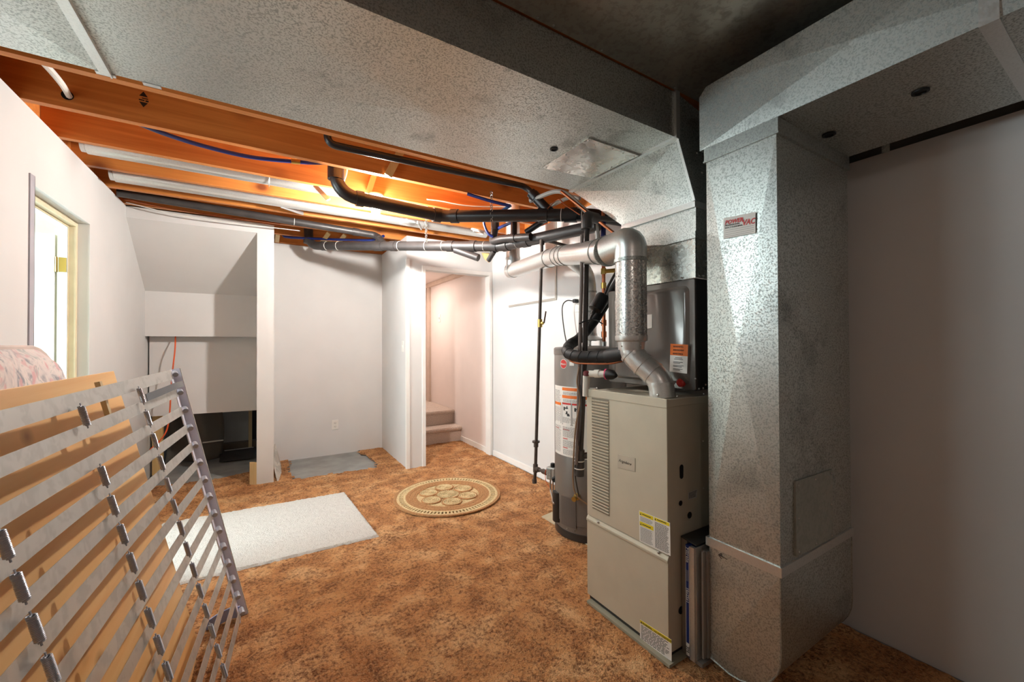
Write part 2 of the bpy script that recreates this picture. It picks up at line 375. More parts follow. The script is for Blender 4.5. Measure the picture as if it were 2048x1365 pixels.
# closet under the stairs: header, column, sloped soffit, upper and lower panels
struct(obj('wall_closet', MB().box((XL, YC, 2.345), (-.057, YC+.02, JZ)).box((-.057, YC, -.01), (.08, YC+.07, JZ)).box((-.057, YC+.07, -.01), (-.02, 5.8, 2.44)).box((-.02, YC+.07, -.01), (.06, YB+.02, JZ+.02)), DRY))
struct(obj('wall_closet_soffit', MB().prism([(XL, YC+.004, 2.347), (XL, 5.097, 1.816), (XL, 5.11, 1.83), (XL, YC+.02, 2.365)], (XL*-1-.057, 0, 0)).box((XL, 5.097, 1.384), (-.057, 5.112, 1.822)), DRY))
struct(obj('wall_closet_panel', MB().prism([(XL+.012, 5.21, .604), (-.06, 5.21, .589), (-.06, 5.21, 1.40), (XL+.012, 5.21, 1.40)], (0, .012, 0)), DRY))
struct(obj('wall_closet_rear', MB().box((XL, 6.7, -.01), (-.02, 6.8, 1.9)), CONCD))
# stairwell behind the doorway
struct(obj('wall_stairwell', MB().box((1.275, 6.62, 0), (XR+.1, 6.7, 2.9)).box((1.28, 5.601, 0), (1.36, 6.62, 2.9)), DRY2))
struct(obj('wall_stairwell_right', MB().box((XR-.012, YD+.105, -.01), (XR-.002, 6.62, JZ)), DRY2))
struct(obj('baseboard_stairwell', MB().box((XR-.024, YD+.11, -.004), (XR-.012, 5.05, .06)), TRIMW))
struct(obj('trim_4', MB().box((XR-.05, 6.21, .388), (XR-.0125, 6.30, 2.215)).box((XR-.07, YD+.11, 2.215), (XR-.0125, 6.6, 2.268)).box((XR-.03, 6.40, .388), (XR-.0125, 6.47, 2.215)), plain('pale_pink_trim', (206, 186, 170), .5)))
struct(obj('ceiling_stairwell', MB().box((1.3605, YD+.1005, 2.27), (XR-.0125, 6.615, 2.31)), DRY2))
# stairs
def stepm(y0, z0, z1):
    mb = MB(); prof = [(y0, z0), (y0, z1-.055), (y0-.022, z1-.045), (y0-.030, z1-.022), (y0-.022, z1-.004), (y0, z1), (y0+.30, z1), (y0+.30, z0)]
    return mb.prism([(1.365, y, z) for y, z in prof], (XR-.014-1.365, 0, 0))
sw = thing('stairs', 'beige carpeted basement stairs seen through the white doorway', 'stairs', (1.8, 5.06, 0))
obj('step', stepm(5.05, -.005, .195), STAIRC, sw, True); obj('step', stepm(5.30, -.005, .385), STAIRC, sw, True)
obj('landing', MB().box((1.365, 5.58, 0), (XR-.014, 6.615, .386)), STAIRC, sw)
# ceiling: subfloor and joists
cl = struct(obj('ceiling', MB().box((-1.05, -2.1, JZ+.235), (XR+.1, 5.4, JZ+.26)), SUBF))
jm = to_mesh('joist', MB().box((-1.03, 0, JZ), (XR+.06, .038, JZ+.235)), JOIST)
JY = [2.77+.405*k for k in range(-12, 7)]
for y in JY: inst('joist', jm, cl, (0, y, 0))
obj('rim_board', MB().box((-1.06, -2.1, JZ), (-1.031, 5.4, JZ+.235)), JOIST, cl)
obj('rim_board', MB().box((XR+.061, -2.1, JZ), (XR+.09, 5.4, JZ+.235)), JOIST, cl)
obj('rim_board', MB().box((-1.03, 5.36, JZ-.0), (XR+.06, 5.4, JZ+.235)), JOIST, cl)
obj('wall_plate', MB().box((.08, YB-.03, JZ-.0), (1.275, YB+.06, JZ+.04)), JOIST, cl)
obj('blocking', MB().box((.1, 4.85, JZ+.0), (.14, 5.2, JZ+.2)).box((.62, 4.85, JZ), (.66, 5.2, JZ+.2)), STRIP, cl)
# inspection stamp on the first open joist
sm = MB()
c0 = at(287, 199, Y=2.7695)
for dx, dz, a, b in ((0, .028, .017, .013), (0, -.028, .017, .013)):
    sgn = 1 if dz > 0 else -1
    sm.prism([c0+V(-a, -.0006, dz-b*sgn), c0+V(a, -.0006, dz-b*sgn), c0+V(0, -.0006, dz+b*sgn)], (0, .0005, 0))
sm.box(c0+V(-.018, -.0006, -.008), c0+V(.004, -.0001, -.002)).box(c0+V(-.006, -.0006, .003), c0+V(.018, -.0001, .008)).box(c0+V(.008, -.0006, -.010), c0+V(.020, -.0001, -.002))
obj('grade_stamp', sm, STAMP, cl)

# ================================================================== DUCTWORK
def screw(parent, p, n, r=.005, name='screw'):
    p = np.array(p, float); n = np.array(n, float)
    return obj(name, MB().lathe([(r, 0), (r, .0015), (r*.7, .0035), (.0004, .0042)], p, n, 8), SCREW, parent, True)
# --- supply trunk
TZ0, TZ1, TY0, TY1, TX1 = 2.226, 2.43, 1.166, 1.897, 1.575
tr = thing('supply_trunk_duct', 'large galvanised rectangular trunk duct hung under the joists', 'duct', (.3, 1.53, TZ0))
for i, (xa, xb) in enumerate(((-.955, -.478), (-.452, TX1))):
    mb = MB(); g = .0 if i else .004
    mb.xbreak((xa, TY0, TZ0), (xa, TY1, TZ0), (xb, TY1, TZ0), (xb, TY0, TZ0), .014)
    mb.xbreak((xa, TY0, TZ0), (xb, TY0, TZ0), (xb, TY0, TZ1), (xa, TY0, TZ1), .003)
    mb.poly([(xa, TY1, TZ0), (xa, TY1, TZ1), (xb, TY1, TZ1), (xb, TY1, TZ0)]).poly([(xa, TY0, TZ1), (xb, TY0, TZ1), (xb, TY1, TZ1), (xa, TY1, TZ1)])
    mb.poly([(xa, TY0, TZ0), (xa, TY0, TZ1), (xa, TY1, TZ1), (xa, TY1, TZ0)]).poly([(xb, TY0, TZ0), (xb, TY1, TZ0), (xb, TY1, TZ1), (xb, TY0, TZ1)])
    obj('trunk_section', mb, GALV, tr)
obj('drive_seam', MB().box((-.479, TY0-.006, TZ0-.006), (-.451, TY1+.006, TZ1+.003)).box((-.452, TY0-.012, TZ0-.012), (-.447, TY1+.008, TZ1+.003)), GALVS, tr)
obj('seam_clip', MB().box((-.49, TY1-.002, TZ0-.004), (-.44, TY1+.016, TZ0+.03)), GALVS, tr)
c0 = at(305, 172, Z=TZ0); obj('hanger_clip', MB().box((c0[0]-.025, TY1-.004, TZ0-.003), (c0[0]+.025, TY1+.016, TZ0+.02)), GALVS, tr)
obj('end_flange', MB().box((TX1-.001, TY0-.012, TZ0-.010), (TX1+.026, TY1+.008, TZ1+.006)), GALVS, tr)
ap = [at(*q, Z=TZ0-.0095) for q in ((1177, 277), (1277, 312), (1183, 357), (1084, 336))]
po = obj('access_panel', MB().prism(ap, (0, 0, .008)), galv('access_panel_metal', (226, 224, 218), (190, 188, 182), .2, .8, .3, 25, .05), tr)
m_ = sum(ap)/4
for q in ap+[(ap[i]+ap[(i+1) % 4])/2 for i in range(4)]: screw(po, q+(m_-q)*.09, (0, 0, -1), .005)
def plug(parent, c, r=.016):
    return obj('duct_plug', MB().lathe([(r*1.35, 0), (r*1.35, .004), (r*.9, .006), (r*.8, .001)], c, (0, 0, -1), 18), BLACK, parent, True)
plug(tr, at(1108, 298, Z=TZ0-.007), .014)
# --- plenum above the coil, transition to the trunk
PX, PY0, PY1 = 1.61, 1.09, 1.51
PXB = 2.10
pl_ = thing('supply_plenum', 'galvanised plenum and tapered transition between coil cabinet and trunk duct', 'duct', (1.85, 1.3, 1.582))
mb = MB(); z0, z1 = 1.582, 1.757
mb.xbreak((PX, PY0, z0), (PX, PY0, z1), (PX, PY1, z1), (PX, PY1, z0), .003)
for q in ([(PX, PY0, z0), (PXB, PY0, z0), (PXB, PY0, z1), (PX, PY0, z1)], [(PX, PY1, z0), (PX, PY1, z1), (PXB, PY1, z1), (PXB, PY1, z0)]): mb.poly(q)
obj('lower_section', mb, galv('plenum_metal', (205, 205, 198), (150, 150, 144), .24, .9, .4, 60, .1), pl_)
mb = MB(); z0, z1 = 1.782, 1.898
mb.poly([(PX+.006, PY0, z0), (PX+.006, PY0, z1), (PX+.006, PY1, z1), (PX+.006, PY1, z0)])
for q in ([(PX+.006, PY0, z0), (PXB, PY0, z0), (PXB, PY0, z1), (PX+.006, PY0, z1)], [(PX+.006, PY1, z0), (PX+.006, PY1, z1), (PXB, PY1, z1), (PXB, PY1, z0)]): mb.poly(q)
obj('upper_section', mb, GALV, pl_)
obj('seam_band', MB().box((PX-.008, PY0-.006, 1.755), (PXB, PY1+.006, 1.785)), GALV, pl_)
obj('seam_band', MB().box((PX-.006, PY0-.004, 1.892), (PXB, PY1+.004, 1.918)), GALVS, pl_)
a = [V(PX-.004, PY0, 1.917), V(PX-.004, PY1, 1.917), V(PXB, PY1, 1.917), V(PXB, PY0, 1.917)]
b = [V(TX1+.022, TY0, TZ0-.004), V(TX1+.022, TY1, TZ0-.004), V(PXB, TY1, TZ0+.05), V(PXB, TY0, TZ0+.05)]
tt = [V(TX1+.022, TY0, TZ1), V(TX1+.022, TY1, TZ1), V(PXB, TY1, TZ0+.1), V(PXB, TY0, TZ0+.1)]
mb = MB().xbreak(a[0], b[0], b[1], a[1], .010); mb.poly([a[0], a[3], b[3], b[0]]).poly([a[1], b[1], b[2], a[2]])
mb.poly([b[0], b[3], tt[3], tt[0]]).poly([b[1], tt[1], tt[2], b[2]]).poly([tt[0], tt[3], tt[2], tt[1]])
obj('transition', mb, GALV, pl_)
mb = MB(); mb.bar(a[0]+V(-.002, -.002, 0), b[0]+V(-.002, -.002, 0), .012, .008, (1, 0, 0)); obj('corner_seam', mb, GALVS, pl_)
for z in (1.98, 2.08, 2.18): screw(pl_, (1.72, PY0-.002+(z-1.917)*.24, z), (0, -1, .2), .005)
# --- evaporator coil cabinet
co = thing('coil_cabinet', 'dark grey evaporator coil cabinet standing on the beige furnace', 'coil cabinet', (1.85, 1.34, 1.085))
CY0, CY1 = 1.088, 1.612
obj('cabinet_body', MB().box((PX, CY0, 1.085), (PXB, CY1, 1.58)), COILD, co, bev=.006)
def rframe(x, ya, yb, za, zb, r, n=5):
    o = []
    for cy_, cz_, a0 in ((yb-r, zb-r, 0), (ya+r, zb-r, 90), (ya+r, za+r, 180), (yb-r, za+r, 270)):
        for k in range(n+1):
            q = math.radians(a0+90*k/n); o.append((x, cy_+r*math.cos(q), cz_+r*math.sin(q)))
    return o
obj('front_panel', MB().prism(rframe(PX-.006, CY0+.002, CY1-.002, 1.088, 1.577, .008), (.006, 0, 0)), COIL, co, bev=.002)
A_, B_, D_ = rframe(PX-.006, CY0+.028, CY1-.05, 1.112, 1.552, .03), rframe(PX-.020, CY0+.040, CY1-.062, 1.124, 1.540, .03), rframe(PX-.006, CY0+.028, CY1-.05, 1.112, 1.552, .03)
mb = MB(); n = len(A_); mb.add(A_+B_, [(i, (i+1) % n, n+(i+1) % n, n+i) for i in range(n)]+[tuple(range(n, 2*n))]); obj('raised_door', mb, COIL, co, True)
lab = obj('warning_label', MB().prism([at(*q, X=PX-.0215) for q in ((1341, 688), (1376, 690), (1374, 748), (1339, 744))], (.0012, 0, 0)), PAPER, co)
LA, LB, LC, LD = [at(*q, X=PX-.0220) for q in ((1341, 688), (1376, 690), (1374, 748), (1339, 744))]
def onlab(u, v): return (LA*(1-u)+LB*u)*(1-v)+(LD*(1-u)+LC*u)*v
obj('orange_band', MB().prism([onlab(0, 0), onlab(1, 0), onlab(1, .40), onlab(0, .40)], (.0008, 0, 0)), ORANGE, lab)
up_ = LA-LD; rt = LB-LA
for s_, v in (('WARNING', .115), ('AVERTISSEMENT', .24), ('ADVERTENCIA', .365)):
    text('lettering', s_, .011, onlab(.16, v)+V(-.0004, 0, 0), rt, up_, INK, lab, sx=.72 if len(s_) > 8 else 1.0)
mb = MB()
for v, a_, b_ in ((.47, .3, .7), (.52, .25, .75), (.62, .2, .75), (.66, .2, .6), (.74, .2, .8), (.78, .2, .7), (.86, .2, .75), (.90, .2, .6)):
    mb.prism([onlab(a_, v), onlab(b_, v), onlab(b_, v+.018), onlab(a_, v+.018)], (-.0003, 0, 0))
obj('print_lines', mb, INK, lab)
q = [at(*p, X=PX-.0215) for p in ((1294, 630), (1304, 629), (1304, 656), (1294, 658))]; obj('small_label', MB().prism(q, (.0012, 0, 0)), PAPER, co)
obj('drain_plug', MB().lathe([(.019, 0), (.019, .014), (.013, .02)], at(1364, 766, X=PX-.006), (-1, 0, 0), 18), RED, co, True)
for p in ((1398, 552), (1406, 552), (1398, 778), (1406, 777), (1411, 770)): screw(co, at(*p, Y=CY0-.001), (0, -1, 0), .0045)
for p in ((1363, 556), (1391, 758)): screw(co, at(*p, X=PX-.007), (-1, 0, 0), .0045)
# ================================================================== FURNACE
FX, FY0, FY1, FZ = 1.398, 1.079, 1.562, 1.062
fu = thing('furnace', 'beige gas furnace with louvred upper panel beside the return duct', 'furnace', (1.75, 1.32, 0))
obj('cabinet', MB().box((FX+.014, FY0+.004, .028), (2.10, FY1-.004, FZ-.004)), FURN, fu, bev=.003)
obj('lower_panel', MB().box((FX, FY0, .030), (FX+.016, FY1, .402)).prism([(FX-.004, FY0-.001, .402), (FX-.004, FY0-.001, .412), (FX+.006, FY0-.001, .428), (FX+.016, FY0-.001, .428), (FX+.016, FY0-.001, .398), (FX, FY0-.001, .398)], (0, FY1-FY0+.002, 0)), FURN, fu, bev=.002)
up = obj('upper_panel', MB().box((FX+.001, FY0+.001, .430), (FX+.016, FY1-.001, FZ-.030)), FURN, fu, bev=.002)
obj('top_flange', MB().box((FX-.002, FY0-.001, FZ-.034), (FX+.012, FY1+.001, FZ+.004)).box((FX-.002, FY0-.0015, FZ-.030), (2.10, FY0+.004, FZ+.001)), FURN, fu, bev=.002)
obj('base_pad', MB().box((FX-.022, FY0-.02, .0), (2.12, FY1-.02, .012)), plain('pale_base_board', (150, 148, 130), .7), fu)
obj('plinth', MB().box((FX+.008, FY0+.01, .010), (2.09, FY1-.01, .032)), COILD, fu)
# louvre slats
ya, yb = at(1184, 800, X=FX)[1], at(1217, 800, X=FX)[1]; zt, zb = at(1184, 797, X=FX)[2], at(1184, 1015, X=FX)[2]
NS = 37; pz = (zt-zb)/NS
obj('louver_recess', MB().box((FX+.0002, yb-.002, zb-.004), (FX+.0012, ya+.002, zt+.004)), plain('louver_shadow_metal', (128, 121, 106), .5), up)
lm = to_mesh('louver_slat', MB().prism([(0, 0, 0), (-.0052, 0, pz*.40), (-.0052, 0, pz*.50), (0, 0, pz*.62)], (0, yb-ya, 0)), FURN)
for k in range(NS): inst('louver_slat', lm, up, (FX+.0006, ya, zb+pz*k))
# name plate
q = [at(*p, X=FX-.001) for p in ((1235, 909), (1270, 917), (1270, 945), (1235, 936))]
nm = obj('name_plate', MB().prism(q, (.003, 0, 0)), plain('plate_beige', (186, 178, 162), .35, .3), up, bev=.001)
text('lettering', 'Frigidaire', .0175, (FX-.0015, q[0][1]-.006, q[0][2]-.032), (0, -1, 0), (0, 0, 1), INK, nm, sx=1.15, shear=.45)
# stickers on the furnace front
def sticker(px4, x):
    Q = [at(*p, X=x) for p in px4]
    return Q, (lambda u, v: (Q[0]*(1-u)+Q[1]*u)*(1-v)+(Q[3]*(1-u)+Q[2]*u)*v)
def lines(fn, u0, u1, v0, v1, n, off, fill=.42, jag=.18):
    mb = MB()
    for k in range(n):
        v = v0+(v1-v0)*k/n; e = u1-(u1-u0)*random.random()*jag; h = (v1-v0)/n*fill; x_ = u0
        while x_ < e:
            w_ = min(random.uniform(.05, .16)*(u1-u0), e-x_); mb.prism([fn(x_, v), fn(x_+w_, v), fn(x_+w_, v+h), fn(x_, v+h)], off); x_ += w_+.025*(u1-u0)
    return mb
Q, fn = sticker(((1278, 1022), (1340, 1047), (1341, 1113), (1279, 1083)), FX-.0008)
st = obj('warning_sticker', MB().prism(Q, (.0016, 0, 0)), PAPER, up); O = (-.0005, 0, 0)
for u0, u1, v0, v1 in ((.02, .48, .01, .13), (.51, .98, .01, .11), (.02, .48, .33, .46)): obj('yellow_band', MB().prism([fn(u0, v0), fn(u1, v0), fn(u1, v1), fn(u0, v1)], O), YEL, st)
obj('print_lines', lines(fn, .04, .46, .16, .32, 7, O), GREYINK, st); obj('print_lines', lines(fn, .04, .46, .50, .97, 18, O), GREYINK, st); obj('print_lines', lines(fn, .53, .97, .15, .97, 27, O), INK, st)
for u, v in ((.04, .115), (.53, .095), (.04, .445)):
    obj('hazard_mark', MB().prism([fn(u, v), fn(u+.04, v), fn(u+.02, v-.075)], (-.0008, 0, 0)), INK, st)
    mb = MB(); mb.prism([fn(u+.07, v-.03), fn(u+.36, v-.03), fn(u+.36, v-.055), fn(u+.07, v-.055)], (-.0008, 0, 0)); obj('band_print', mb, INK, st)
Q, fn = sticker(((1280, 1240), (1343, 1281), (1343, 1324), (1280, 1279)), FX-.0008)
st = obj('advertissement_sticker', MB().prism(Q, (.0016, 0, 0)), PAPER, fu)
obj('yellow_band', MB().prism([fn(0, 0), fn(1, 0), fn(1, .16), fn(0, .16)], O), YEL, st)
text('lettering', 'WARNING / ADVERTISSEMENT', .0125, fn(.09, .145)+V(-.0008, 0, 0), Q[1]-Q[0], Q[0]-Q[3], INK, st, sx=.86)
obj('hazard_mark', MB().prism([fn(.02, .145), fn(.08, .145), fn(.05, .03)], (-.0008, 0, 0)), INK, st)
obj('print_lines', lines(fn, .04, .96, .22, .96, 11, O), INK, st)
for p in ((1194, 777), (1316, 791), (1196, 1045), (1317, 1106)): screw(fu, at(*p, X=FX-.003), (-1, 0, 0), .0065)
# holes, label and screws of the furnace side
def side(p, y=FY0+.003): return at(*p, Y=y)
c0 = side((1363, 944)); hp = []
for k in range(16):
    q = 2*math.pi*k/16; hp.append(c0+V(.012*math.cos(q), 0, .012*math.sin(q)+(.018 if math.sin(q) >= 0 else -.018)))
obj('knockout_slot', MB().prism(hp, (0, -.001, 0)), HOLE, fu)
for p, r in (((1379, 1031), .014), ((1361, 1007), .011), ((1362, 1221), .016)): obj('knockout_hole', MB().lathe([(r, 0), (r, .0016), (r*.4, .0016), (r*.4, .0005)], side(p), (0, -1, 0), 16), HOLE, fu)
Q = [side(p, FY0+.0032) for p in ((1376, 986), (1394, 979), (1394, 995), (1376, 1001))]; sl = obj('rating_label', MB().prism(Q, (0, -.001, 0)), plain('grey_label', (190, 190, 186), .5), fu)
fs = lambda u, v: (Q[0]*(1-u)+Q[1]*u)*(1-v)+(Q[3]*(1-u)+Q[2]*u)*v
obj('print_lines', lines(fs, .08, .95, .1, .9, 5, (0, -.0015, 0)), INK, sl)
for p in ((1406, 883), (1407, 977), (1407, 1071), (1354, 793), (1407, 788)): screw(fu, side(p), (0, -1, 0), .0035)
# ================================================================== RETURN DUCT
RX0, RX1, RY0, RY1 = 1.532, 2.122, .721, .985
rd = thing('return_duct', 'galvanised return air duct dropping from the ceiling to the floor boot', 'duct', (1.83, .85, 0))
Z0, Z1 = .505, 2.03
mb = MB(); mb.xbreak((RX0, RY1, Z0), (RX0, RY0, Z0), (RX0, RY0, Z1), (RX0, RY1, Z1), .016); mb.xbreak((RX0, RY0, Z0), (RX1, RY0, Z0), (RX1, RY0, Z1), (RX0, RY0, Z1), .008)
mb.poly([(RX1, RY0, Z0), (RX1, RY1, Z0), (RX1, RY1, Z1), (RX1, RY0, Z1)]).poly([(RX0, RY1, Z0), (RX0, RY1, Z1), (RX1, RY1, Z1), (RX1, RY1, Z0)])
dr = obj('drop_section', mb, GALV, rd)
obj('top_collar', MB().box((RX0-.006, RY0-.008, 2.028), (RX1, RY1+.006, 2.084)).box((RX0-.009, RY0-.011, 2.026), (RX1, RY1+.008, 2.032)), GALVD, rd)
obj('boot_seam', MB().prism([(RX0-.006, RY1+.012, .478), (RX0-.006, RY1+.012, .512), (RX0-.006, RY0-.006, .512), (RX0-.006, RY0-.006, .478)], (RX1-RX0+.012, 0, 0)), GALVS, rd)
mb = MB()   # arrow on the seam
c0 = at(1437, 1110, X=RX0-.0066); mb.bar(c0, c0+V(0, -.035, -.003), .003, .0008, (1, 0, 0)).bar(c0, c0+V(0, -.012, .010), .003, .0008, (1, 0, 0)).bar(c0, c0+V(0, -.012, -.011), .003, .0008, (1, 0, 0)); obj('drawn_arrow', mb, INK, rd)
# boot with rounded heel
prof = [(RY1+.0, .48), (RY1+.0, .03)]; R_ = .185
for k in range(9):
    q = math.radians(270-90*k/8); prof.append((RY0+R_+R_*math.cos(q), .018+R_+R_*math.sin(q)))
prof += [(RY0, .48)]
mb = MB(); n = len(prof); A_ = [V(RX0, y, z) for y, z in prof]; B_ = [V(RX1, y, z) for y, z in prof]
ca = V(RX0-.012, (RY0+RY1)/2, .25); cb = V(RX1, (RY0+RY1)/2, .25)
mb.add(A_+[ca], [(i, (i+1) % n, n) for i in range(n)]); mb.add(B_+[cb], [(i, (i+1) % n, n) for i in range(n)])
mb.add(A_+B_, [(i, (i+1) % n, n+(i+1) % n, n+i) for i in range(n-2)])
mb.xbreak((RX0, RY0, prof[-2][1]), (RX1, RY0, prof[-2][1]), (RX1, RY0, .48), (RX0, RY0, .48), .006)
bt = obj('floor_boot', mb, GALV, rd)
obj('heel_seam', MB().tube([V(RX0-.001, y, z) for y, z in prof[1:]], .003, 6), GALVD, bt); obj('heel_seam', MB().tube([V(RX1, y, z) for y, z in prof[1:]], .003, 6), GALVD, bt)
# access panel on the side
Q = [at(*p, Y=RY0-.009) for p in ((1595, 963), (1666, 939), (1666, 1076), (1593, 1114))]; Q[1][0] = Q[2][0]; Q[0][0] = Q[3][0]
sp_ = obj('side_access_panel', MB().prism(Q, (0, .009, 0)), galv('plain_cover_metal', (170, 174, 166), (150, 154, 147), .4, .5, .4, 60, .1), rd)
m_ = sum(Q)/4
for q in Q+[(Q[i]+Q[(i+1) % 4])/2 for i in range(4)]: screw(sp_, q+(m_-q)*.1+V(0, -.001, 0), (0, -1, 0), .004)
# duct cleaning sticker
Q = [at(*p, X=RX0-.0125) for p in ((1447, 437), (1511, 424), (1511, 466), (1447, 478))]
sk = obj('cleaning_sticker', MB().prism(Q, (.001, 0, 0)), PAPER, rd)
fk = lambda u, v: (Q[0]*(1-u)+Q[1]*u)*(1-v)+(Q[3]*(1-u)+Q[2]*u)*v
xd, yd = Q[1]-Q[0], Q[0]-Q[3]
text('lettering', 'POWER', .021, fk(.05, .32)+V(-.001, 0, 0), xd, yd, RED, sk, sx=.95, shear=.25, bold=.0007)
text('lettering', 'VAC', .029, fk(.60, .53)+V(-.0012, 0, 0), xd, yd, RED, sk, sx=.80, shear=.25, bold=.0007)
obj('swash', MB().prism([fk(.53, .14)+V(-.001, 0, 0), fk(.60, .14)+V(-.001, 0, 0), fk(.66, .34)+V(-.001, 0, 0), fk(.62, .38)+V(-.001, 0, 0)], (.0003, 0, 0)), RED, sk)
text('lettering', 'PROFESSIONAL', .0085, fk(.05, .42)+V(-.001, 0, 0), xd, yd, INK, sk, sx=1.0)
text('lettering', 'DUCT CLEANING', .0085, fk(.05, .53)+V(-.001, 0, 0), xd, yd, INK, sk, sx=1.0)
mb = MB()
for v in (.62, .72, .82, .91): mb.prism([fk(.05, v), fk(.95, v), fk(.95, v+.012), fk(.05, v+.012)], (-.0004, 0, 0))
obj('print_lines', mb, GREYINK, sk)
# horizontal run along the right wall
rh = thing('return_trunk_duct', 'galvanised horizontal return duct running along the right wall under the ceiling', 'duct', (1.83, 0, 2.085))
HY1 = 1.014; HZ0, HZ1 = 2.086, 2.338
for ya, yb, nm_ in ((-.02, HY1, 0), (-1.6, -.03, 1)):
    mb = MB(); mb.xbreak((RX0, yb, HZ0), (RX0, ya, HZ0), (RX0, ya, HZ1), (RX0, yb-(.03 if not nm_ else 0), HZ1), .009)
    if not nm_: mb.poly([(RX0, yb, HZ0), (RX0, yb-.03, HZ1), (RX0, yb, HZ1-.03)])
    mb.xbreak((RX0, ya, HZ0), (RX0, yb, HZ0), (RX1, yb, HZ0), (RX1, ya, HZ0), .004)
    mb.poly([(RX1, ya, HZ0), (RX1, yb, HZ0), (RX1, yb, HZ1), (RX1, ya, HZ1)]).poly([(RX0, ya, HZ1), (RX1, ya, HZ1), (RX1, yb-.03, HZ1), (RX0, yb-.03, HZ1)])
    mb.poly([(RX0, yb, HZ0), (RX0, yb, HZ1-.03), (RX1, yb, HZ1-.03), (RX1, yb, HZ0)]).poly([(RX0, yb, HZ1-.03), (RX0, yb-.03, HZ1), (RX1, yb-.03, HZ1), (RX1, yb, HZ1-.03)])
    obj('run_section', mb, GALV, rh)
ys = at(1985, 30, X=RX0)[1]
obj('drive_seam', MB().box((RX0-.008, ys-.012, HZ0-.006), (RX1+.004, ys+.022, HZ1+.003)), GALVS, rh)
for p in ((1841, 183), (1658, 269)): plug(rh, at(*p, Z=HZ0-.004), .016)
obj('hanger_strap', MB().box((RX1+.002, at(1771, 300, X=RX1)[1]-.012, HZ0-.03), (RX1+.004, at(1771, 300, X=RX1)[1]+.012, JZ)), GALVD, rh)
# sheet metal pan under the joists
pn = thing('joist_pan', 'dull sheet metal pan nailed under the joists above the return duct', 'metal pan', (1.0, .4, JZ-.006))
y1 = JY[8]+.008
for a_, b_, dz in ((.675, y1, 0), (-1.2, .683, .004)):
    mb = MB(); nx, ny = 24, 8; X0, X1 = .2, 2.28; vs = []
    for j in range(ny+1):
        for i in range(nx+1):
            x_, y_ = X0+(X1-X0)*i/nx, a_+(b_-a_)*j/ny; e = 0 if j in (0, ny) else 1
            vs.append((x_, y_, JZ-.008-dz-.0025*e*(math.sin(9*x_+4*y_)+math.sin(14*x_-7*y_))))
    mb.add(vs, [(j*(nx+1)+i, j*(nx+1)+i+1, (j+1)*(nx+1)+i+1, (j+1)*(nx+1)+i) for j in range(ny) for i in range(nx)])
    obj('pan_sheet', mb, PAN, pn, True)
for p in ((1091, 13), (1124, 30), (1222, 82), (1301, 125), (1368, 162)):
    c0 = at(*p, Z=JZ-.004); obj('roofing_nail', MB().lathe([(.005, 0), (.005, .002), (.0005, .003)], (c0[0], y1-.012, c0[2]-.003), (0, 0, -1), 10), SCREW, pn)
# ================================================================== FILTER RACK
fx = 1.482
fr_ = thing('filter_rack', 'sheet metal filter slot between furnace side and return boot', 'filter rack', (1.7, 1.03, .01))
gr = plain('grey_rack_metal', (150, 147, 142), .4, .5)
obj('furnace_flange', MB().box((fx, 1.052, .02), (2.08, 1.077, .485)), gr, fr_)
obj('duct_plate', MB().box((fx-.012, 1.012, .015), (fx+.004, 1.033, .470)).box((fx, 1.010, .02), (2.08, 1.014, .470)), GALVS, fr_)
obj('boot_flange', MB().box((fx+.035, .985, .03), (2.08, 1.010, .455)).box((fx+.018, .992, .03), (fx+.036, 1.0, .455)), gr, fr_)
obj('rack_top', MB().prism([(fx-.002, 1.078, .487), (fx-.002, 1.008, .478), (2.08, 1.008, .478), (2.08, 1.078, .487)], (0, 0, .006)), COILD, fr_)
obj('rack_base', MB().box((fx, .986, .005), (2.08, 1.077, .02)), gr, fr_)
for z in (.14, .26, .38): screw(fr_, (fx+.034, .9985, z), (-1, 0, 0), .004)
af = thing('air_filter', 'blue and white edged pleated air filter pushed into the filter slot', 'air filter', (1.7, 1.0425, .02))
obj('filter_frame', MB().box((fx-.011, 1.034, .022), (2.0, 1.0505, .472)), NAVY, af)
ed = obj('white_edge', MB().box((fx-.0125, 1.0345, .03), (fx-.0105, 1.0355, .466)).box((fx-.0125, 1.049, .03), (fx-.0105, 1.050, .466)).box((fx-.0125, 1.0345, .025), (fx-.0115, 1.050, .075)), PAPER, af)
xd, yd = (0, 0, -1), (0, -1, 0)
text('lettering', 'Filtrete', .020, (fx-.0125, 1.0475, .462), xd, yd, PAPER, af, sx=1.05)
text('lettering', '16x25x1', .018, (fx-.0125, 1.0470, .30), xd, yd, PAPER, af)
text('lettering', '3M', .017, (fx-.0135, 1.0475, .064), xd, yd, INK, af, sx=1.2)
mb = MB()
for y_ in (1.040, 1.043, 1.046): mb.box((fx-.0115, y_-.0006, .325), (fx-.0108, y_+.0006, .37))
obj('print_lines', mb, GREYINK, af)
# ================================================================== WATER HEATER
WX, WY, WR = 1.964, 2.157, .25
def cyl(x, y, R=WR):
    r = ray(x, y); o = CAM[:2]-V(WX, WY); a = r[:2]@r[:2]; b = 2*o@r[:2]; c = o@o-R*R; D = max(b*b-4*a*c, 0)
    return CAM+r*(-b-D**.5)/(2*a)
def wp(deg, z, R=WR): return V(WX+R*math.cos(math.radians(deg)), WY+R*math.sin(math.radians(deg)), z)
wh = thing('water_heater', 'tall grey gas water heater standing behind the furnace', 'water heater', (WX, WY, 0))
obj('tank', MB().lathe([(WR-.012, .018), (WR-.004, .022), (WR-.004, .10), (WR, .104), (WR, 1.235), (WR-.004, 1.24)], (WX, WY, 0), n=64), TANK, wh, True)
obj('top_cap', MB().lathe([(WR+.003, 1.222), (WR+.003, 1.262), (WR-.008, 1.272), (.05, 1.282)], (WX, WY, 0), n=64), TANK, wh, True)
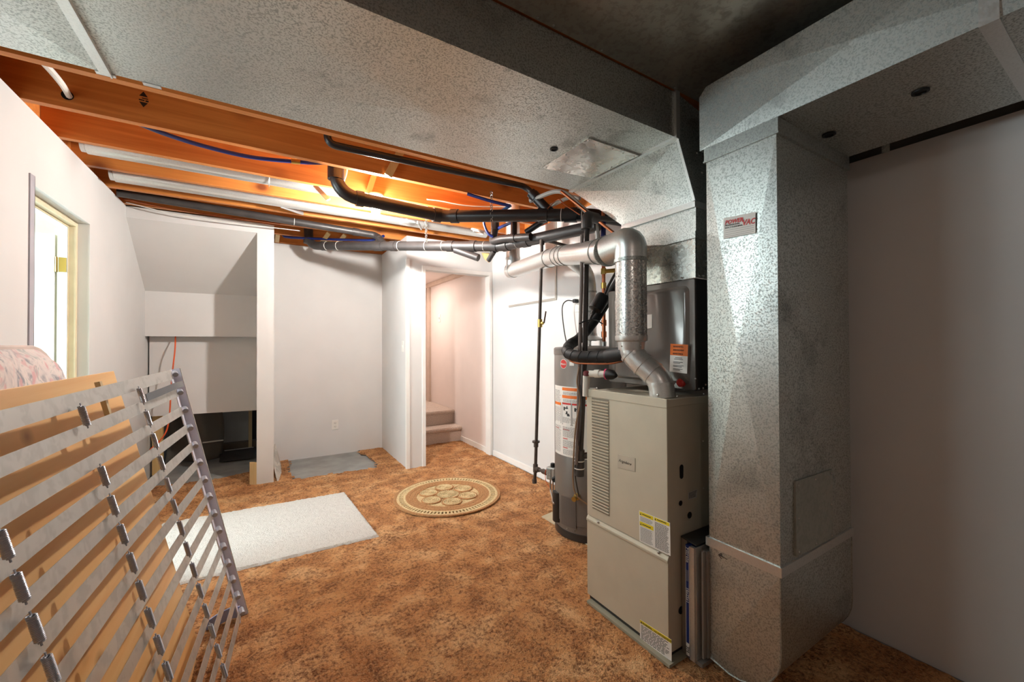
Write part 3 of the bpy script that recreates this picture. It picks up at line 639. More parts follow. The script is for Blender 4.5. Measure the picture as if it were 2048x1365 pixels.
obj('base_ring', MB().lathe([(WR-.02, .004), (WR+.001, .004), (WR+.001, .05), (WR-.01, .052)], (WX, WY, 0), n=64), COILD, wh, True)
def patch(name, d0, d1, z0, z1, mat, parent, dr=.0012, n=12):
    mb = MB(); a = [wp(d0+(d1-d0)*i/n, z, WR+dr) for i in range(n+1) for z in (z0, z1)]
    mb.add(a, [(2*i, 2*i+2, 2*i+3, 2*i+1) for i in range(n)]); return obj(name, mb, mat, parent)
tl = patch('instruction_label', 156, 236, .545, 1.010, PAPER, wh)
for d0, d1, z0, z1 in ((181, 236, .983, 1.003), (181, 236, .932, .952), (157, 178, .880, .898)): patch('orange_band', d0, d1, z0, z1, ORANGE, tl, .0018)
for d0, d1 in ((181, 198), (200, 219), (221, 236)): patch('red_band', d0, d1, .890, .902, RED, tl, .0018, 4)
for d0, d1, z in ((182, 195, .72), (182, 192, .66), (182, 192, .60), (160, 172, .72)): patch('red_rule', d0, d1, z, z+.005, RED, tl, .0018, 3)
mb = MB()
for d0, d1, z0, z1 in ((157, 178, .76, .90), (181, 199, .755, .902), (200, 219, .755, .902)):
    for a0, a1, b0, b1 in ((d0, d0+.5, z0, z1), (d1-.5, d1, z0, z1), (d0, d1, z0, z0+.003), (d0, d1, z1-.003, z1)):
        mb.add([wp(a0, b0, WR+.002), wp(a1, b0, WR+.002), wp(a1, b1, WR+.002), wp(a0, b1, WR+.002)], [(0, 1, 2, 3)])
for cc in (189, 209):        # tap and hand pictograms
    for a0, a1, b0, b1 in ((-3, 4, .862, .870), (-5, -2, .850, .874), (1, 3, .870, .880), (-1, 6, .826, .832), (2, 7, .814, .826), (0, 3, .832, .846)):
        mb.add([wp(cc+a0, b0, WR+.002), wp(cc+a1, b0, WR+.002), wp(cc+a1, b1, WR+.002), wp(cc+a0, b1, WR+.002)], [(0, 1, 2, 3)])
obj('pictograms', mb, INK, tl)
mb = MB()
for d0, d1, za, zb_, n in ((158, 177, .905, .985, 8), (158, 177, .77, .87, 14), (182, 198, .77, .808, 6), (201, 218, .77, .808, 6), (158, 178, .565, .745, 24), (182, 218, .675, .745, 12), (182, 218, .61, .655, 7), (182, 218, .56, .595, 5), (183, 234, .958, .976, 3), (183, 234, .908, .926, 3)):
    for k in range(n):
        z = za+(zb_-za)*k/n; x_ = d0; e = d1-random.random()*3
        while x_ < e:
            w_ = min(random.uniform(1.5, 5), e-x_); h_ = (zb_-za)/n*.4
            mb.add([wp(x_, z, WR+.0019), wp(x_+w_, z, WR+.0019), wp(x_+w_, z+h_, WR+.0019), wp(x_, z+h_, WR+.0019)], [(0, 1, 2, 3)]); x_ += w_+.8
obj('print_lines', mb, GREYINK, tl)
mb = MB(); cz = 1.160
def disc(cd, cz, r, dr, n=28):
    vs = [wp(cd, cz, WR+dr)]+[wp(cd+math.degrees(r*math.cos(2*math.pi*k/n)/WR), cz+r*math.sin(2*math.pi*k/n), WR+dr) for k in range(n)]
    return MB().add(vs, [(0, k+1, (k+1) % n+1) for k in range(n)])
lg = obj('brand_badge', disc(184, cz, .032, .0012), PAPER, wh); obj('badge_disc', disc(184, cz, .029, .0018), RED, lg)
t_ = wp(184, cz, WR+.003); xd_ = V(-math.sin(math.radians(184)), math.cos(math.radians(184)), 0)
text('lettering', 'Rheem', .019, t_-V(0, 0, .006), xd_, (0, 0, 1), PAPER, lg, 'CENTER', sx=.95)
patch('small_label', 196, 204, 1.150, 1.175, PAPER, wh)
patch('burner_door', 178, 206, .085, .275, plain('burner_cover_grey', (96, 92, 88), .4, .2), wh, .004, 8)
mb = MB(); cs = [wp(a_, 0, WR+.0) for a_ in (150, 155, 162, 170, 176, 180)]
obj('air_shield', MB().lathe([(.033, .075), (.036, .08), (.036, .275), (.033, .275)], (WX-.232, WY+.075, 0), n=20), COILD, wh, True)
for d_ in (190, 203): screw(wh, wp(d_, .07, WR+.001), (math.cos(math.radians(d_)), math.sin(math.radians(d_)), 0), .004)
# gas control valve with knobs, tubes
gv = thing('gas_control', 'silver gas control valve on the side of the water heater', 'gas valve', (1.775, 2.36, .33))
vc = V(1.775, 2.345, .365); ca_, sa_ = math.cos(math.radians(200)), math.sin(math.radians(200))
vx, vy = V(ca_, sa_, 0), V(-sa_, ca_, 0)
SILV = plain('cast_aluminium', (168, 166, 160), .4, .7)
obj('valve_body', MB().obox(vc, vx*.032, vy*.036, V(0, 0, .045)), SILV, gv, bev=.006)
obj('valve_cover', MB().obox(vc+vx*.033-vy*.012, vx*.003, vy*.02, V(0, 0, .036)), GALVD, gv, bev=.002)
obj('temperature_knob', MB().lathe([(.02, 0), (.02, .02), (.014, .026)], vc+vy*.03+vx*.02+V(0, 0, -.03), vx+vy*.6, 16), BLACK, gv, True)
obj('pilot_knob', MB().lathe([(.016, 0), (.016, .022), (.012, .026)], vc+V(0, 0, .045), (0, 0, 1), 16), BLACK, gv, True)
for k, dxy in enumerate(((.012, .01), (.018, -.008))): obj('supply_tube', MB().tube([vc+vx*dxy[0]+vy*dxy[1]+V(0, 0, -.04), vc+vx*dxy[0]+vy*dxy[1]+V(0, 0, -.12), wp(160+6*k, .2, WR+.03)], .006, 8), SCREW, gv, True)
obj('igniter_lead', MB().tube(spline([vc+vx*.02-vy*.03+V(0, 0, .04), vc+vx*.02-vy*.05+V(0, 0, .0), vc+vx*.01-vy*.05+V(0, 0, -.07), vc-vy*.02+V(0, 0, -.12)]), .002, 6), CORD, gv, True)
# drain cock and relief line
dc = thing('drain_cock', 'small brass drain valve low on the water heater', 'valve', wp(208, .29, WR+.0))
dn = V(math.cos(math.radians(208)), math.sin(math.radians(208)), 0)
obj('valve_body', MB().lathe([(.022, -.004), (.022, .012), (.011, .014), (.011, .05), (.016, .05), (.016, .062)], wp(208, .30, WR), dn, 14), BRASS, dc, True)
# pad under the tank
tag(obj('heater_pad', MB().prism([at(1083, 1035, Z=.0), at(1113, 1022, Z=.0), V(2.25, 2.3, 0), V(2.2, 1.92, 0), at(1176, 1092, Z=.0)], (0, 0, .006)), plain('pale_pad', (190, 178, 150), .8)), 'thin pale board under the water heater', 'board')
# ================================================================== PIPES
def pipe(name, label, cat, pts, r, mat, rad=.06, hubs=(), hr=1.18, group=None, n=16, rings=(), seg=7):
    P = bend(pts, rad, seg) if rad else [np.array(p, float) for p in pts]
    t = thing(name, label, cat, P[len(P)//2]-V(0, 0, r), group)
    obj('pipe', MB().tube(P, r, n), mat, t, True)
    for (p, d, L) in hubs:
        p, d = np.array(p, float), np.array(d, float); d = d/np.linalg.norm(d)
        obj('coupling', MB().tube([p-d*L/2, p+d*L/2], r*hr, n), mat, t, True)
    for (p, d) in rings:
        obj('glue_ring', MB().ring(p, d, r*1.01, .0022, 18, 5), WHITEC, t, True)
    return t
dX, dZ = V(1, 0, 0), V(0, 0, 1)
# upper drain line
u0, u1 = at(715, 397, Y=2.97), at(885, 433, Y=2.97); u0 = u0+(u0-u1)*((.416-u0[0])/(u0[0]-u1[0]))
L1 = [V(.416, 2.97, 2.66), u0, u1, pt(1180, 430, 2.9), V(2.285, 2.05, 2.185)]
d12 = L1[3]-L1[2]; lerp = lambda a, b, t: a+(b-a)*t
pipe('upper_drain_pipe', 'thick black drain pipe elbowing down from the joists next to the bare bulb', 'pipe', L1, .0455, ABS, [.15, .07, .05],
     [((.416, 2.97, 2.47), dZ, .10), (lerp(L1[1], L1[2], .2), dX, .05), (lerp(L1[1], L1[2], .94), dX, .06), (lerp(L1[2], L1[3], .09), d12, .06), (lerp(L1[2], L1[3], .70), d12, .07), (lerp(L1[2], L1[3], .88), d12, .09)],
     rings=[(lerp(L1[1], L1[2], .965), dX), (lerp(L1[2], L1[3], .82), d12), (lerp(L1[2], L1[3], .95), d12)])
# branch between the first joists
q0, q1 = at(655, 288, Y=2.5), at(1050, 373, Y=2.5); wy = lerp(L1[2], L1[3], .76)
br = pipe('branch_drain_pipe', 'slim black drain pipe running beside the first joist into the upper drain', 'pipe', [V(q0[0], 2.5, 2.6), q0, q1, wy+V(0, 0, .03)], .021, ABS, .05)
k0 = lerp(q1, wy, .22); obj('coupling', MB().tube([k0, lerp(q1, wy, .9)], .036, 16).tube([lerp(q1, wy, .30), lerp(q1, wy, .42)], .042, 16), ABS, br, True)
# lower drain line in front of the alcove
e0 = pt(617, 492, 4.3); e1 = pt(1003, 493, 3.4); e2 = pt(1195, 452, 2.75)
L3 = [V(e0[0], e0[1], 2.67), e0, e1, e2]; d3 = e1-e0; d4 = e2-e1
hb = [(V(e0[0], e0[1], 2.40), dZ, .05)]+[(lerp(e0, e1, t), d3, L) for t, L in ((.1, .05), (.42, .10), (.5, .06), (.78, .07), (.88, .06), (.97, .06))]+[(lerp(e1, e2, t), d4, .06) for t in (.06, .3)]
pipe('lower_drain_pipe', 'long black drain pipe hanging in front of the alcove and doorway', 'pipe', L3, .0435, ABSG, [.14, .08], hb, 1.14, rings=[(lerp(e0, e1, t), d3) for t in (.12, .19, .53, .665, .745, .93)]+[(lerp(e1, e2, .2), d4)])
# second branch, along the fourth joist bay
q0, q1 = at(235, 385, Y=4.18), at(752, 471, Y=4.18); wy = lerp(e0, e1, .46)
b2 = pipe('alcove_branch_pipe', 'thin black drain pipe running along the far joist bay to the lower drain', 'pipe', [q0, q1, wy], .032, ABSG, .05, [(lerp(q0, q1, .90), q1-q0, .06), (lerp(q1, wy, .3), wy-q1, .05)], 1.15, rings=[(lerp(q0, q1, .62), q1-q0)])
# trap and vents near the doorway corner
tp = [pt(990, 425, 3.4), pt(990, 462, 3.4), pt(983, 485, 3.4), pt(1002, 478, 3.3), pt(1062, 474, 3.1)]
pipe('trap_pipe', 'curved black trap pipe behind the drain lines', 'pipe', tp, .030, ABSG, .05, [(lerp(tp[0], tp[1], .75), dZ, .06), (lerp(tp[3], tp[4], .4), tp[4]-tp[3], .07)])
tp = [pt(1028, 425, 3.25), pt(1028, 472, 3.2)]
pipe('vent_stub', 'short upright black vent stub above the trap', 'pipe', tp, .026, ABS, 0)
tp = [pt(1108, 428, 3.1), pt(1052, 465, 3.2)]
pipe('diagonal_vent_pipe', 'slanting black vent pipe meeting the drain below the joists', 'pipe', tp, .024, ABS, 0)
tp = [lerp(e0, e1, .80)+V(0, 0, -.03), pt(957, 516, 3.5)]
pipe('cleanout_stub', 'short black pipe stub poking below the lower drain', 'pipe', tp, .032, ABSG, 0)
tp = [lerp(e0, e1, .97)+V(0, 0, -.04), pt(977, 521, 3.5)]
pipe('pipe_offcut', 'small black pipe offcut beside the cleanout stub', 'pipe', tp, .022, ABSG, 0)
tag(obj('wood_scrap', MB().prism([pt(963, 506, 3.5), pt(978, 506, 3.5), pt(980, 518, 3.5), pt(975, 524, 3.5), pt(968, 518, 3.5)], (.03, .03, 0)), STRIP), 'splintered wood scrap wedged under the lower drain', 'wood scrap')
# chains
def chain(label, p, z1):
    t = thing('hanger_chain', label, 'chain', p, 'pipe hanger chains'); mb = MB(); n = int((z1-p[2])/.026)
    for k in range(n+1):
        mb.ring(V(p[0], p[1], p[2]+k*.026), (1, .3, 0) if k % 2 else (.3, -1, 0), .012, .0028, 10, 5)
    obj('links', mb, GALVD, t, True)
pc = lerp(L1[2], L1[3], .33); chain('steel chain holding the thick upper drain pipe', pc+V(.0, -.05, -.05), JZ)
pc = lerp(e0, e1, .655); chain('steel chain holding the lower drain pipe in front of the alcove', pc+V(0, -.05, 0), JZ)
# round ducts in the joist bays
for lab_, a_, b_, y_ in (('round galvanised duct in the joist bay closer to the trunk duct', -.93, 1.2, 3.385), ('round galvanised duct in the joist bay closer to the closet', -.90, 2.0, 3.79)):
    t = thing('round_duct', lab_, 'duct', ((a_+b_)/2, y_, 2.455), 'round ducts in the joist bays')
    za, zb_ = (2.497, 2.502) if y_ < 3.5 else (2.475, 2.475)
    obj('duct_pipe', MB().tube([(a_, y_, za), (a_+.02, y_, za), (a_+.025, y_, za), (b_, y_, zb_)], [.045, .045, .052, .052], 20), GALVS, t, True)
    for k in (.45, .8):
        x_ = a_+(b_-a_)*k; obj('strap', MB().ring((x_, y_, 2.49), dX, .052, .003, 20, 5), GALVD, t, True)
# bridging
def bridge(label, p, q, w_, mat, up=(0, 1, 0)):
    tag(obj('bridging_strap', MB().bar(p, q, w_, .012, up), mat), label, 'bridging', 'bridging between the joists')
bridge('pale wood bridging strip on the first joist face', at(803, 300, Y=2.745), at(776, 352, Y=2.745), .05, STRIP)
bridge('pale wood bridging strip on the joist behind the upper drain', at(750, 345, Y=3.155), at(736, 388, Y=3.155), .04, STRIP)
bridge('metal bridging strap under the joists at the round duct bend', at(630, 372, Y=3.3), at(657, 400, Y=3.20), .03, GALVS)
bridge('metal bridging strap below the round duct end', at(562, 412, Y=3.8), at(606, 427, Y=3.96), .03, GALVS)
bridge('wood bridging strip by the alcove corner', at(833, 464, Y=4.4), at(806, 484, Y=4.7), .04, STRIP)
bridge('wood bridging strip above the alcove next to the riser', at(658, 466, Y=4.5), at(642, 488, Y=4.75), .04, STRIP)
bridge('second wood bridging strip above the alcove', at(690, 470, Y=4.5), at(672, 492, Y=4.78), .04, STRIP)
bridge('short metal strap hanging beside the bulb', at(815, 440, Y=3.58), at(800, 446, Y=3.6), .02, GALVS)
bridge('bent metal strap under the joist beyond the bulb', at(835, 445, Y=3.6), at(843, 458, Y=3.75), .025, GALVS)
# water lines and cables
def line(name, label, cat, ps, r, mat, n=8, group=None):
    P = spline(ps, 8); return tag(obj(name, MB().tube(P, r, n), mat, None, True), label, cat, group)
b1 = thing('blue_water_line', 'dark blue water line sagging below the second joist', 'water line', at(590, 323, Y=2.95))
obj('tubing', MB().tube(spline([at(255, 238, Y=2.95), at(330, 268, Y=2.95), at(410, 293, Y=2.95), at(500, 314, Y=2.95), at(585, 323, Y=2.95), at(640, 326, Y=2.95), at(700, 322, Y=2.97)], 8), .012, 10), BLUE, b1, True)
obj('brass_coupling', MB().tube([at(582, 322, Y=2.95), at(600, 324, Y=2.95)], .017, 12), BRASS, b1, True)
line('blue_water_line', 'blue water line looping above the lower drain by the closet column', 'water line', [pt(563, 450, 4.35), pt(566, 470, 4.3), pt(580, 475, 4.28), pt(640, 478, 4.25), pt(700, 480, 4.2), pt(745, 480, 4.15), pt(768, 472, 4.1)], .013, BLUE)
line('blue_water_line', 'short blue water line bending down beside the trap pipe', 'water line', [pt(967, 440, 3.35), pt(970, 455, 3.35), pt(977, 468, 3.35), pt(986, 474, 3.35)], .011, BLUE)
line('blue_water_line', 'blue water line slanting behind the upper drain end', 'water line', [pt(995, 458, 3.4), pt(1012, 450, 3.3), pt(1030, 443, 3.25)], .013, BLUE)
line('blue_water_line', 'light blue water line crossing above the upper drain', 'water line', [pt(1000, 424, 3.1), pt(1010, 418, 3.1), pt(1022, 411, 3.1)], .012, plain('light_blue_pex', (80, 140, 210), .4))
line('blue_water_line', 'navy water line behind the slim branch drain', 'water line', [pt(935, 388, 3.0), pt(980, 402, 3.0), pt(1020, 412, 3.0)], .012, BLUE)
line('white_cable', 'thick white cable entering a hole in the first joist', 'cable', [at(80, 118, Y=2.42), at(105, 145, Y=2.5), at(125, 170, Y=2.62), at(138, 192, Y=2.765)], .013, WHITEC)
tag(obj('joist_hole', MB().lathe([(.022, 0), (.022, .003), (.016, .003)], at(135, 191, Y=2.7695), (0, -1, 0), 18), HOLE), 'dark drilled hole in the first joist around the white cable', 'hole')
line('white_cable', 'thin white cable tacked along the joist behind the upper drain', 'cable', [at(854, 399, Y=3.165), at(880, 402, Y=3.165), at(940, 412, Y=3.165), at(1025, 414, Y=3.16)], .005, WHITEC)
line('white_cable', 'pair of white wires dangling next to the upper drain elbow', 'cable', [at(694, 338, Y=3.05), at(692, 350, Y=3.02), at(688, 362, Y=3.0), at(688, 372, Y=3.0)], .006, WHITEC)
tag(obj('cable_coil', MB().ring(pt(955, 461, 3.45), (.1, -.3, 1), .05, .008, 24, 6).ring(pt(957, 465, 3.45), (.2, -.2, 1), .042, .007, 24, 6), WHITEC, None, True), 'small coil of white cable resting by the trap pipe', 'cable')
for k, (a_, b_) in enumerate((((250, 400), (560, 452)), ((245, 397), (560, 448)), ((252, 405), (600, 462)))):
    line('thin_wire', ('copper coloured wire stapled along the closet header joist', 'upper wire stapled along the closet header joist', 'lower wire stapled along the closet header joist')[k], 'wire', [at(*a_, Y=4.375), at((a_[0]+b_[0])/2-40, (a_[1]+b_[1])/2-4+3*k, Y=4.375), at(*b_, Y=4.375)], .004, COPPER if k < 2 else WHITEC)
line('copper_pipe', 'thin copper pipe slanting below the trunk transition', 'pipe', [pt(1122, 383, 2.7), pt(1175, 425, 2.6), pt(1245, 480, 2.45)], .009, COPPER)
line('grey_conduit', 'grey conduit curving down from the trunk edge', 'conduit', [pt(1060, 402, 3.0), pt(1118, 383, 2.85), pt(1160, 412, 2.8), pt(1190, 445, 2.75), pt(1197, 500, 2.75)], .016, plain('grey_conduit', (176, 172, 166), .45))
line('grey_conduit', 'second pale conduit bundled above the upper drain end', 'conduit', [pt(1075, 425, 3.05), pt(1110, 408, 2.95), pt(1140, 395, 2.9), pt(1160, 397, 2.85)], .014, plain('pale_conduit', (190, 180, 168), .45))
line('thin_wire', 'copper wire looping round the branch drain coupling', 'wire', [pt(1085, 428, 2.95), pt(1115, 400, 2.9), pt(1130, 410, 2.85), pt(1160, 430, 2.8)], .004, COPPER)
# gas pipe
g0, g1 = at(1071, 937, X=1.79), at(1084, 482, X=1.79)
gp = thing('gas_pipe', 'dark iron gas pipe with brass shut-off beside the water heater', 'pipe', g0-V(0, 0, .12))
obj('riser', MB().tube([at(1069, 966, X=1.79), g0, lerp(g0, g1, .5), g1], .0125, 12), IRON, gp, True)
obj('top_run', MB().tube(bend([g1+V(0, 0, -.01), g1+V(0, 0, .012), V(2.29, g1[1]+.03, g1[2]-.02)], .02), .0125, 12), IRON, gp, True)
obj('elbow', MB().tube([g1+V(0, 0, -.03), g1+V(0, 0, .006)], .018, 12).tube([g1+V(-.006, 0, .012), g1+V(.035, 0, .01)], .018, 12), IRON, gp, True)
obj('tee_branch', MB().tube([g0, V(1.79, 2.37, g0[2]+.005)], .0125, 12), IRON, gp, True)
for p, d, L, r in ((g0, dZ, .06, .019), (g0+V(0, -.03, 0), (0, 1, 0), .04, .018), (V(1.79, 2.46, g0[2]+.003), (0, 1, 0), .05, .019), (at(1069, 963, X=1.79), dZ, .03, .018), (at(1072, 890, X=1.79), dZ, .035, .018)):
    d = np.array(d, float); obj('fitting', MB().tube([p-d*L/2, p+d*L/2], r, 12), IRON, gp, True)
p = at(1072, 884, X=1.79); obj('union_nut', MB().tube([p-V(0, 0, .008), p+V(0, 0, .008)], .029, 6), IRON, gp)
p = at(1080, 647, X=1.79); sv = obj('shutoff_valve', MB().tube([p-V(0, 0, .03), p+V(0, 0, .03)], .019, 10).lathe([(.012, 0), (.012, .03)], p, (.3, -1, 0), 10), BRASS, gp, True)
obj('valve_lever', MB().bar(p+V(.012, -.035, 0), p+V(.03, -.035, .09), .012, .004, (0, 1, 0)), plain('lever_brown', (96, 72, 56), .5), sv)
# flue
cz_ = at(1331, 782, Z=FZ+.01); c0 = V(1.492, 1.175, FZ)
vv = pt(1262, 600, 1.87); vxy = V(vv[0], vv[1], 0)
zc = lambda y_: pt(1262, y_, 1.87)[2]
fl_ = thing('furnace_flue', 'galvanised furnace flue rising from the furnace and bending to the wall', 'flue pipe', c0)
lo = [c0+V(0, 0, -.004), c0+V(-.002, .006, .07), lerp(c0+V(0, 0, .10), vxy+V(0, 0, zc(715)), .75), vxy+V(0, 0, zc(705)), vxy+V(0, 0, zc(680))]
obj('lower_elbow', MB().tube(bend(lo, .05, 3), .054, 20), GALVS, fl_, True)
for a_, b_, t in ((0, 1, .8), (1, 2, .35), (1, 2, .8), (2, 3, .9)):
    d_ = lo[b_]-lo[a_]; p = lerp(lo[a_], lo[b_], t); d_ = d_/np.linalg.norm(d_); obj('elbow_bead', MB().tube([p-d_*.006, p+d_*.006], .057, 20), GALVS, fl_, True)
obj('reducer', MB().lathe([(.058, zc(700)), (.062, zc(684)), (.0705, zc(682)), (.0725, zc(679)), (.0725, zc(672))], vxy, n=24), GALVS, fl_, True)
GV2 = galv('spangled_vent_jacket', (214, 214, 210), (112, 112, 112), .24, .75, .7, 130, .12)
obj('vent_jacket', MB().tube([vxy+V(0, 0, zc(682)), vxy+V(0, 0, zc(522))], .0705, 28), GV2, fl_, True)
h0 = pt(1216, 502, 1.99); h1 = pt(1112, 513, 2.86); h2 = pt(1026, 541, 3.62)
te = vxy+V(0, 0, zc(522)); ht = V(te[0], te[1], h0[2]); hd = h0-h1; hd = hd/np.linalg.norm(hd)
obj('top_elbow', MB().tube(bend([te, te+V(0, 0, .01), ht+V(0, 0, .015), h0+hd*.0], .12, 6), [.0725]*1+[.0725]*(len(bend([te, te+V(0, 0, .01), ht+V(0, 0, .015), h0], .12, 6))-1), 24), GALVS, fl_, True)
obj('elbow_bead', MB().tube([te+V(0, 0, -.008), te+V(0, 0, .008)], .0755, 24).tube([h0+hd*.006, h0-hd*.006], .0765, 24), GALVD, fl_, True)
obj('run', MB().tube(bend([h0, h1, h2], .08, 4), .064, 24), GALVS, fl_, True)
for t, a_, b_ in ((.12, h0, h1), (.72, h0, h1), (.82, h0, h1), (.93, h0, h1), (.12, h1, h2)):
    d_ = (b_-a_)/np.linalg.norm(b_-a_); p = lerp(a_, b_, t); obj('joint_bead', MB().tube([p-d_*.005, p+d_*.005], .0675, 24), GALVD, fl_, True)
d_ = (h2-h1)/np.linalg.norm(h2-h1)
obj('tee_cap', MB().tube([h2-d_*.02, h2+d_*.05], .068, 24), GALVS, fl_, True)
obj('chimney_riser', MB().tube([h2+V(0, 0, .02), V(h2[0], h2[1], 2.66)], .062, 24).tube([V(h2[0], h2[1], h2[2]+.10), V(h2[0], h2[1], h2[2]+.115)], .066, 24), GALVS, fl_, True)
for p in ((1237, 553), (1281, 553), (1240, 665), (1270, 583), (1243, 693), (1282, 692), (1300, 745)): screw(fl_, pt(*p, 1.803), -_f, .0035)
hv = thing('heater_flue', 'galvanised water heater flue joining the furnace flue', 'flue pipe', (WX, WY, 1.28))
hp_ = [V(WX, WY, 1.315), V(WX, WY, 1.79), lerp(h0, h1, .74)]
obj('flue_pipe', MB().tube(bend(hp_, .12, 5), .05, 20), GALVS, hv, True)
for z in (1.66, 1.52, 1.36): obj('joint_bead', MB().tube([(WX, WY, z-.006), (WX, WY, z+.006)], .053, 20), GALVD, hv, True)
obj('draft_hood', MB().lathe([(.10, 1.318), (.10, 1.322), (.055, 1.352), (.052, 1.37)], (WX, WY, 0), n=24), GALVS, hv, True)
for k in range(4):
    q = math.radians(45+90*k); obj('hood_leg', MB().box((WX+.075*math.cos(q)-.006, WY+.075*math.sin(q)-.006, 1.274), (WX+.075*math.cos(q)+.006, WY+.075*math.sin(q)+.006, 1.32)), GALVS, hv)
# copper water pipes on the tank
cp = thing('copper_riser', 'copper water pipe with blue wrap rising from the water heater', 'pipe', (WX+.06, WY-.09, 1.275))
cx, cy2 = WX+.055, WY-.085
obj('pipe', MB().tube([(cx, cy2, 1.27), (cx, cy2, 2.42)], .013, 12), COPPER, cp, True)
for z in (1.36, 1.44, 1.60, 1.70, 1.80): obj('fitting', MB().tube([(cx, cy2, z-.02), (cx, cy2, z+.02)], .019, 12), COPPER if z < 1.6 else BRASS, cp, True)
obj('tee_branch', MB().tube([(cx, cy2, 1.80), (cx+.06, cy2-.09, 1.80)], .015, 12), BRASS, cp, True)
obj('blue_wrap', MB().tube([(cx, cy2, 2.0), (cx, cy2, 2.17)], .018, 12), BLUE, cp, True)
obj('nipple', MB().tube([(cx, cy2, 1.26), (cx, cy2, 1.31)], .018, 12), SCREW, cp, True)
cp2 = thing('inlet_nipple', 'short steel inlet nipple on top of the water heater', 'pipe', (WX-.11, WY-.05, 1.275))
obj('pipe', MB().tube([(WX-.105, WY-.06, 1.27), (WX-.105, WY-.06, 1.33)], .014, 12), SCREW, cp2, True)
# condensate drop and wires in front of the tank
dp0, dp1 = pt(1173, 440, 2.28), pt(1160, 930, 2.28)
cd_ = thing('condensate_pipe', 'slim dark drain pipe dropping in front of the water heater', 'pipe', dp1)
obj('pipe', MB().tube(bend([pt(1245, 440, 2.5), pt(1180, 436, 2.32), dp0+V(0, 0, -.06), pt(1170, 700, 2.28), dp1], .05), .0155, 14), ABSG, cd_, True)
obj('elbow', MB().tube(bend([pt(1192, 437, 2.36), pt(1173, 432, 2.28), pt(1173, 458, 2.28)], .05), .031, 14), ABSG, cd_, True)
obj('drain_tee', MB().tube([pt(1160, 900, 2.28), pt(1159, 952, 2.28)], .026, 14).tube([pt(1160, 913, 2.28), pt(1180, 911, 2.28)], .018, 14), ABSG, cd_, True)
for y_ in (922, 937): obj('glue_ring', MB().ring(pt(1159, y_, 2.28), dZ, .027, .003, 16, 5), WHITEC, cd_, True)
line('pipe_line', 'thin grey tube strapped to the condensate drain', 'tube', [pt(1164, 470, 2.26), pt(1163, 560, 2.26), pt(1161, 640, 2.26), pt(1158, 760, 2.26), pt(1156, 860, 2.26), pt(1153, 930, 2.26)], .010, plain('grey_tube', (110, 96, 90), .5))
line('control_wire', 'thin brown control wire hanging beside the condensate drain', 'wire', [pt(1158, 735, 2.24), pt(1154, 765, 2.24), pt(1160, 800, 2.24), pt(1152, 850, 2.24), pt(1148, 900, 2.26), pt(1146, 960, 2.3), pt(1152, 990, 2.3), pt(1175, 1010, 2.3)], .0045, plain('brown_wire', (146, 118, 92), .5))
line('control_wire', 'dark control wire looping down to the gas control', 'wire', [pt(1160, 770, 2.23), pt(1163, 820, 2.23), pt(1158, 880, 2.25), pt(1150, 940, 2.28), pt(1156, 985, 2.32), pt(1160, 1000, 2.33)], .004, ABSG)
# refrigerant line set
ls = thing('refrigerant_line', 'thick black insulated refrigerant line looping in front of the water heater', 'hose', pt(1150, 714, 2.2))
lp = spline([pt(1262, 706, 1.92), pt(1230, 712, 2.0), pt(1190, 714, 2.08), pt(1155, 713, 2.14), pt(1135, 705, 2.22), pt(1140, 690, 2.32), pt(1160, 676, 2.38), pt(1188, 642, 2.42), pt(1212, 605, 2.45), pt(1240, 560, 2.5)], 8)
obj('insulation', MB().tube(lp, .030, 16), RUBBER, ls, True)
mb = MB()
for k in range(6, 44, 4): mb.ring(lp[k], lp[k+1]-lp[k-1]+V(0, .01, .008), .0305, .0016, 16, 5)
obj('tape_wraps', mb, ABS, ls, True)
obj('foam_end', MB().tube([pt(1258, 706, 1.93), pt(1215, 713, 2.03)], .036, 16), RUBBER, ls, True)
line('copper_line', 'thin bare copper line under the insulated refrigerant line', 'tube', [pt(1135, 716, 2.2), pt(1150, 726, 2.15), pt(1190, 728, 2.08), pt(1225, 727, 2.0), pt(1262, 718, 1.92)], .005, COPPER)
fd = thing('filter_drier', 'black cylinder filter drier strapped near the flue', 'filter drier', pt(1198, 625, 2.35))
a_, b_ = pt(1190, 620, 2.34), pt(1208, 592, 2.36); d_ = (b_-a_)/np.linalg.norm(b_-a_)
obj('drier_body', MB().lathe([(.012, -.03), (.014, -.012), (.040, 0), (.042, .01), (.042, .085), (.038, .10), (.012, .11)], a_, d_, 20), BLACK, fd, True)
obj('thin_line', MB().tube(spline([pt(1168, 660, 2.32), pt(1183, 632, 2.33), a_, b_, pt(1217, 572, 2.38), pt(1240, 530, 2.45)], 6), .008, 8), ABSG, fd, True)
line('strap_tie', 'thin dark tie round the condensate drain and refrigerant line', 'tie', [pt(1158, 648, 2.2), pt(1172, 642, 2.2), pt(1190, 640, 2.3), pt(1205, 648, 2.38)], .004, BLACK)
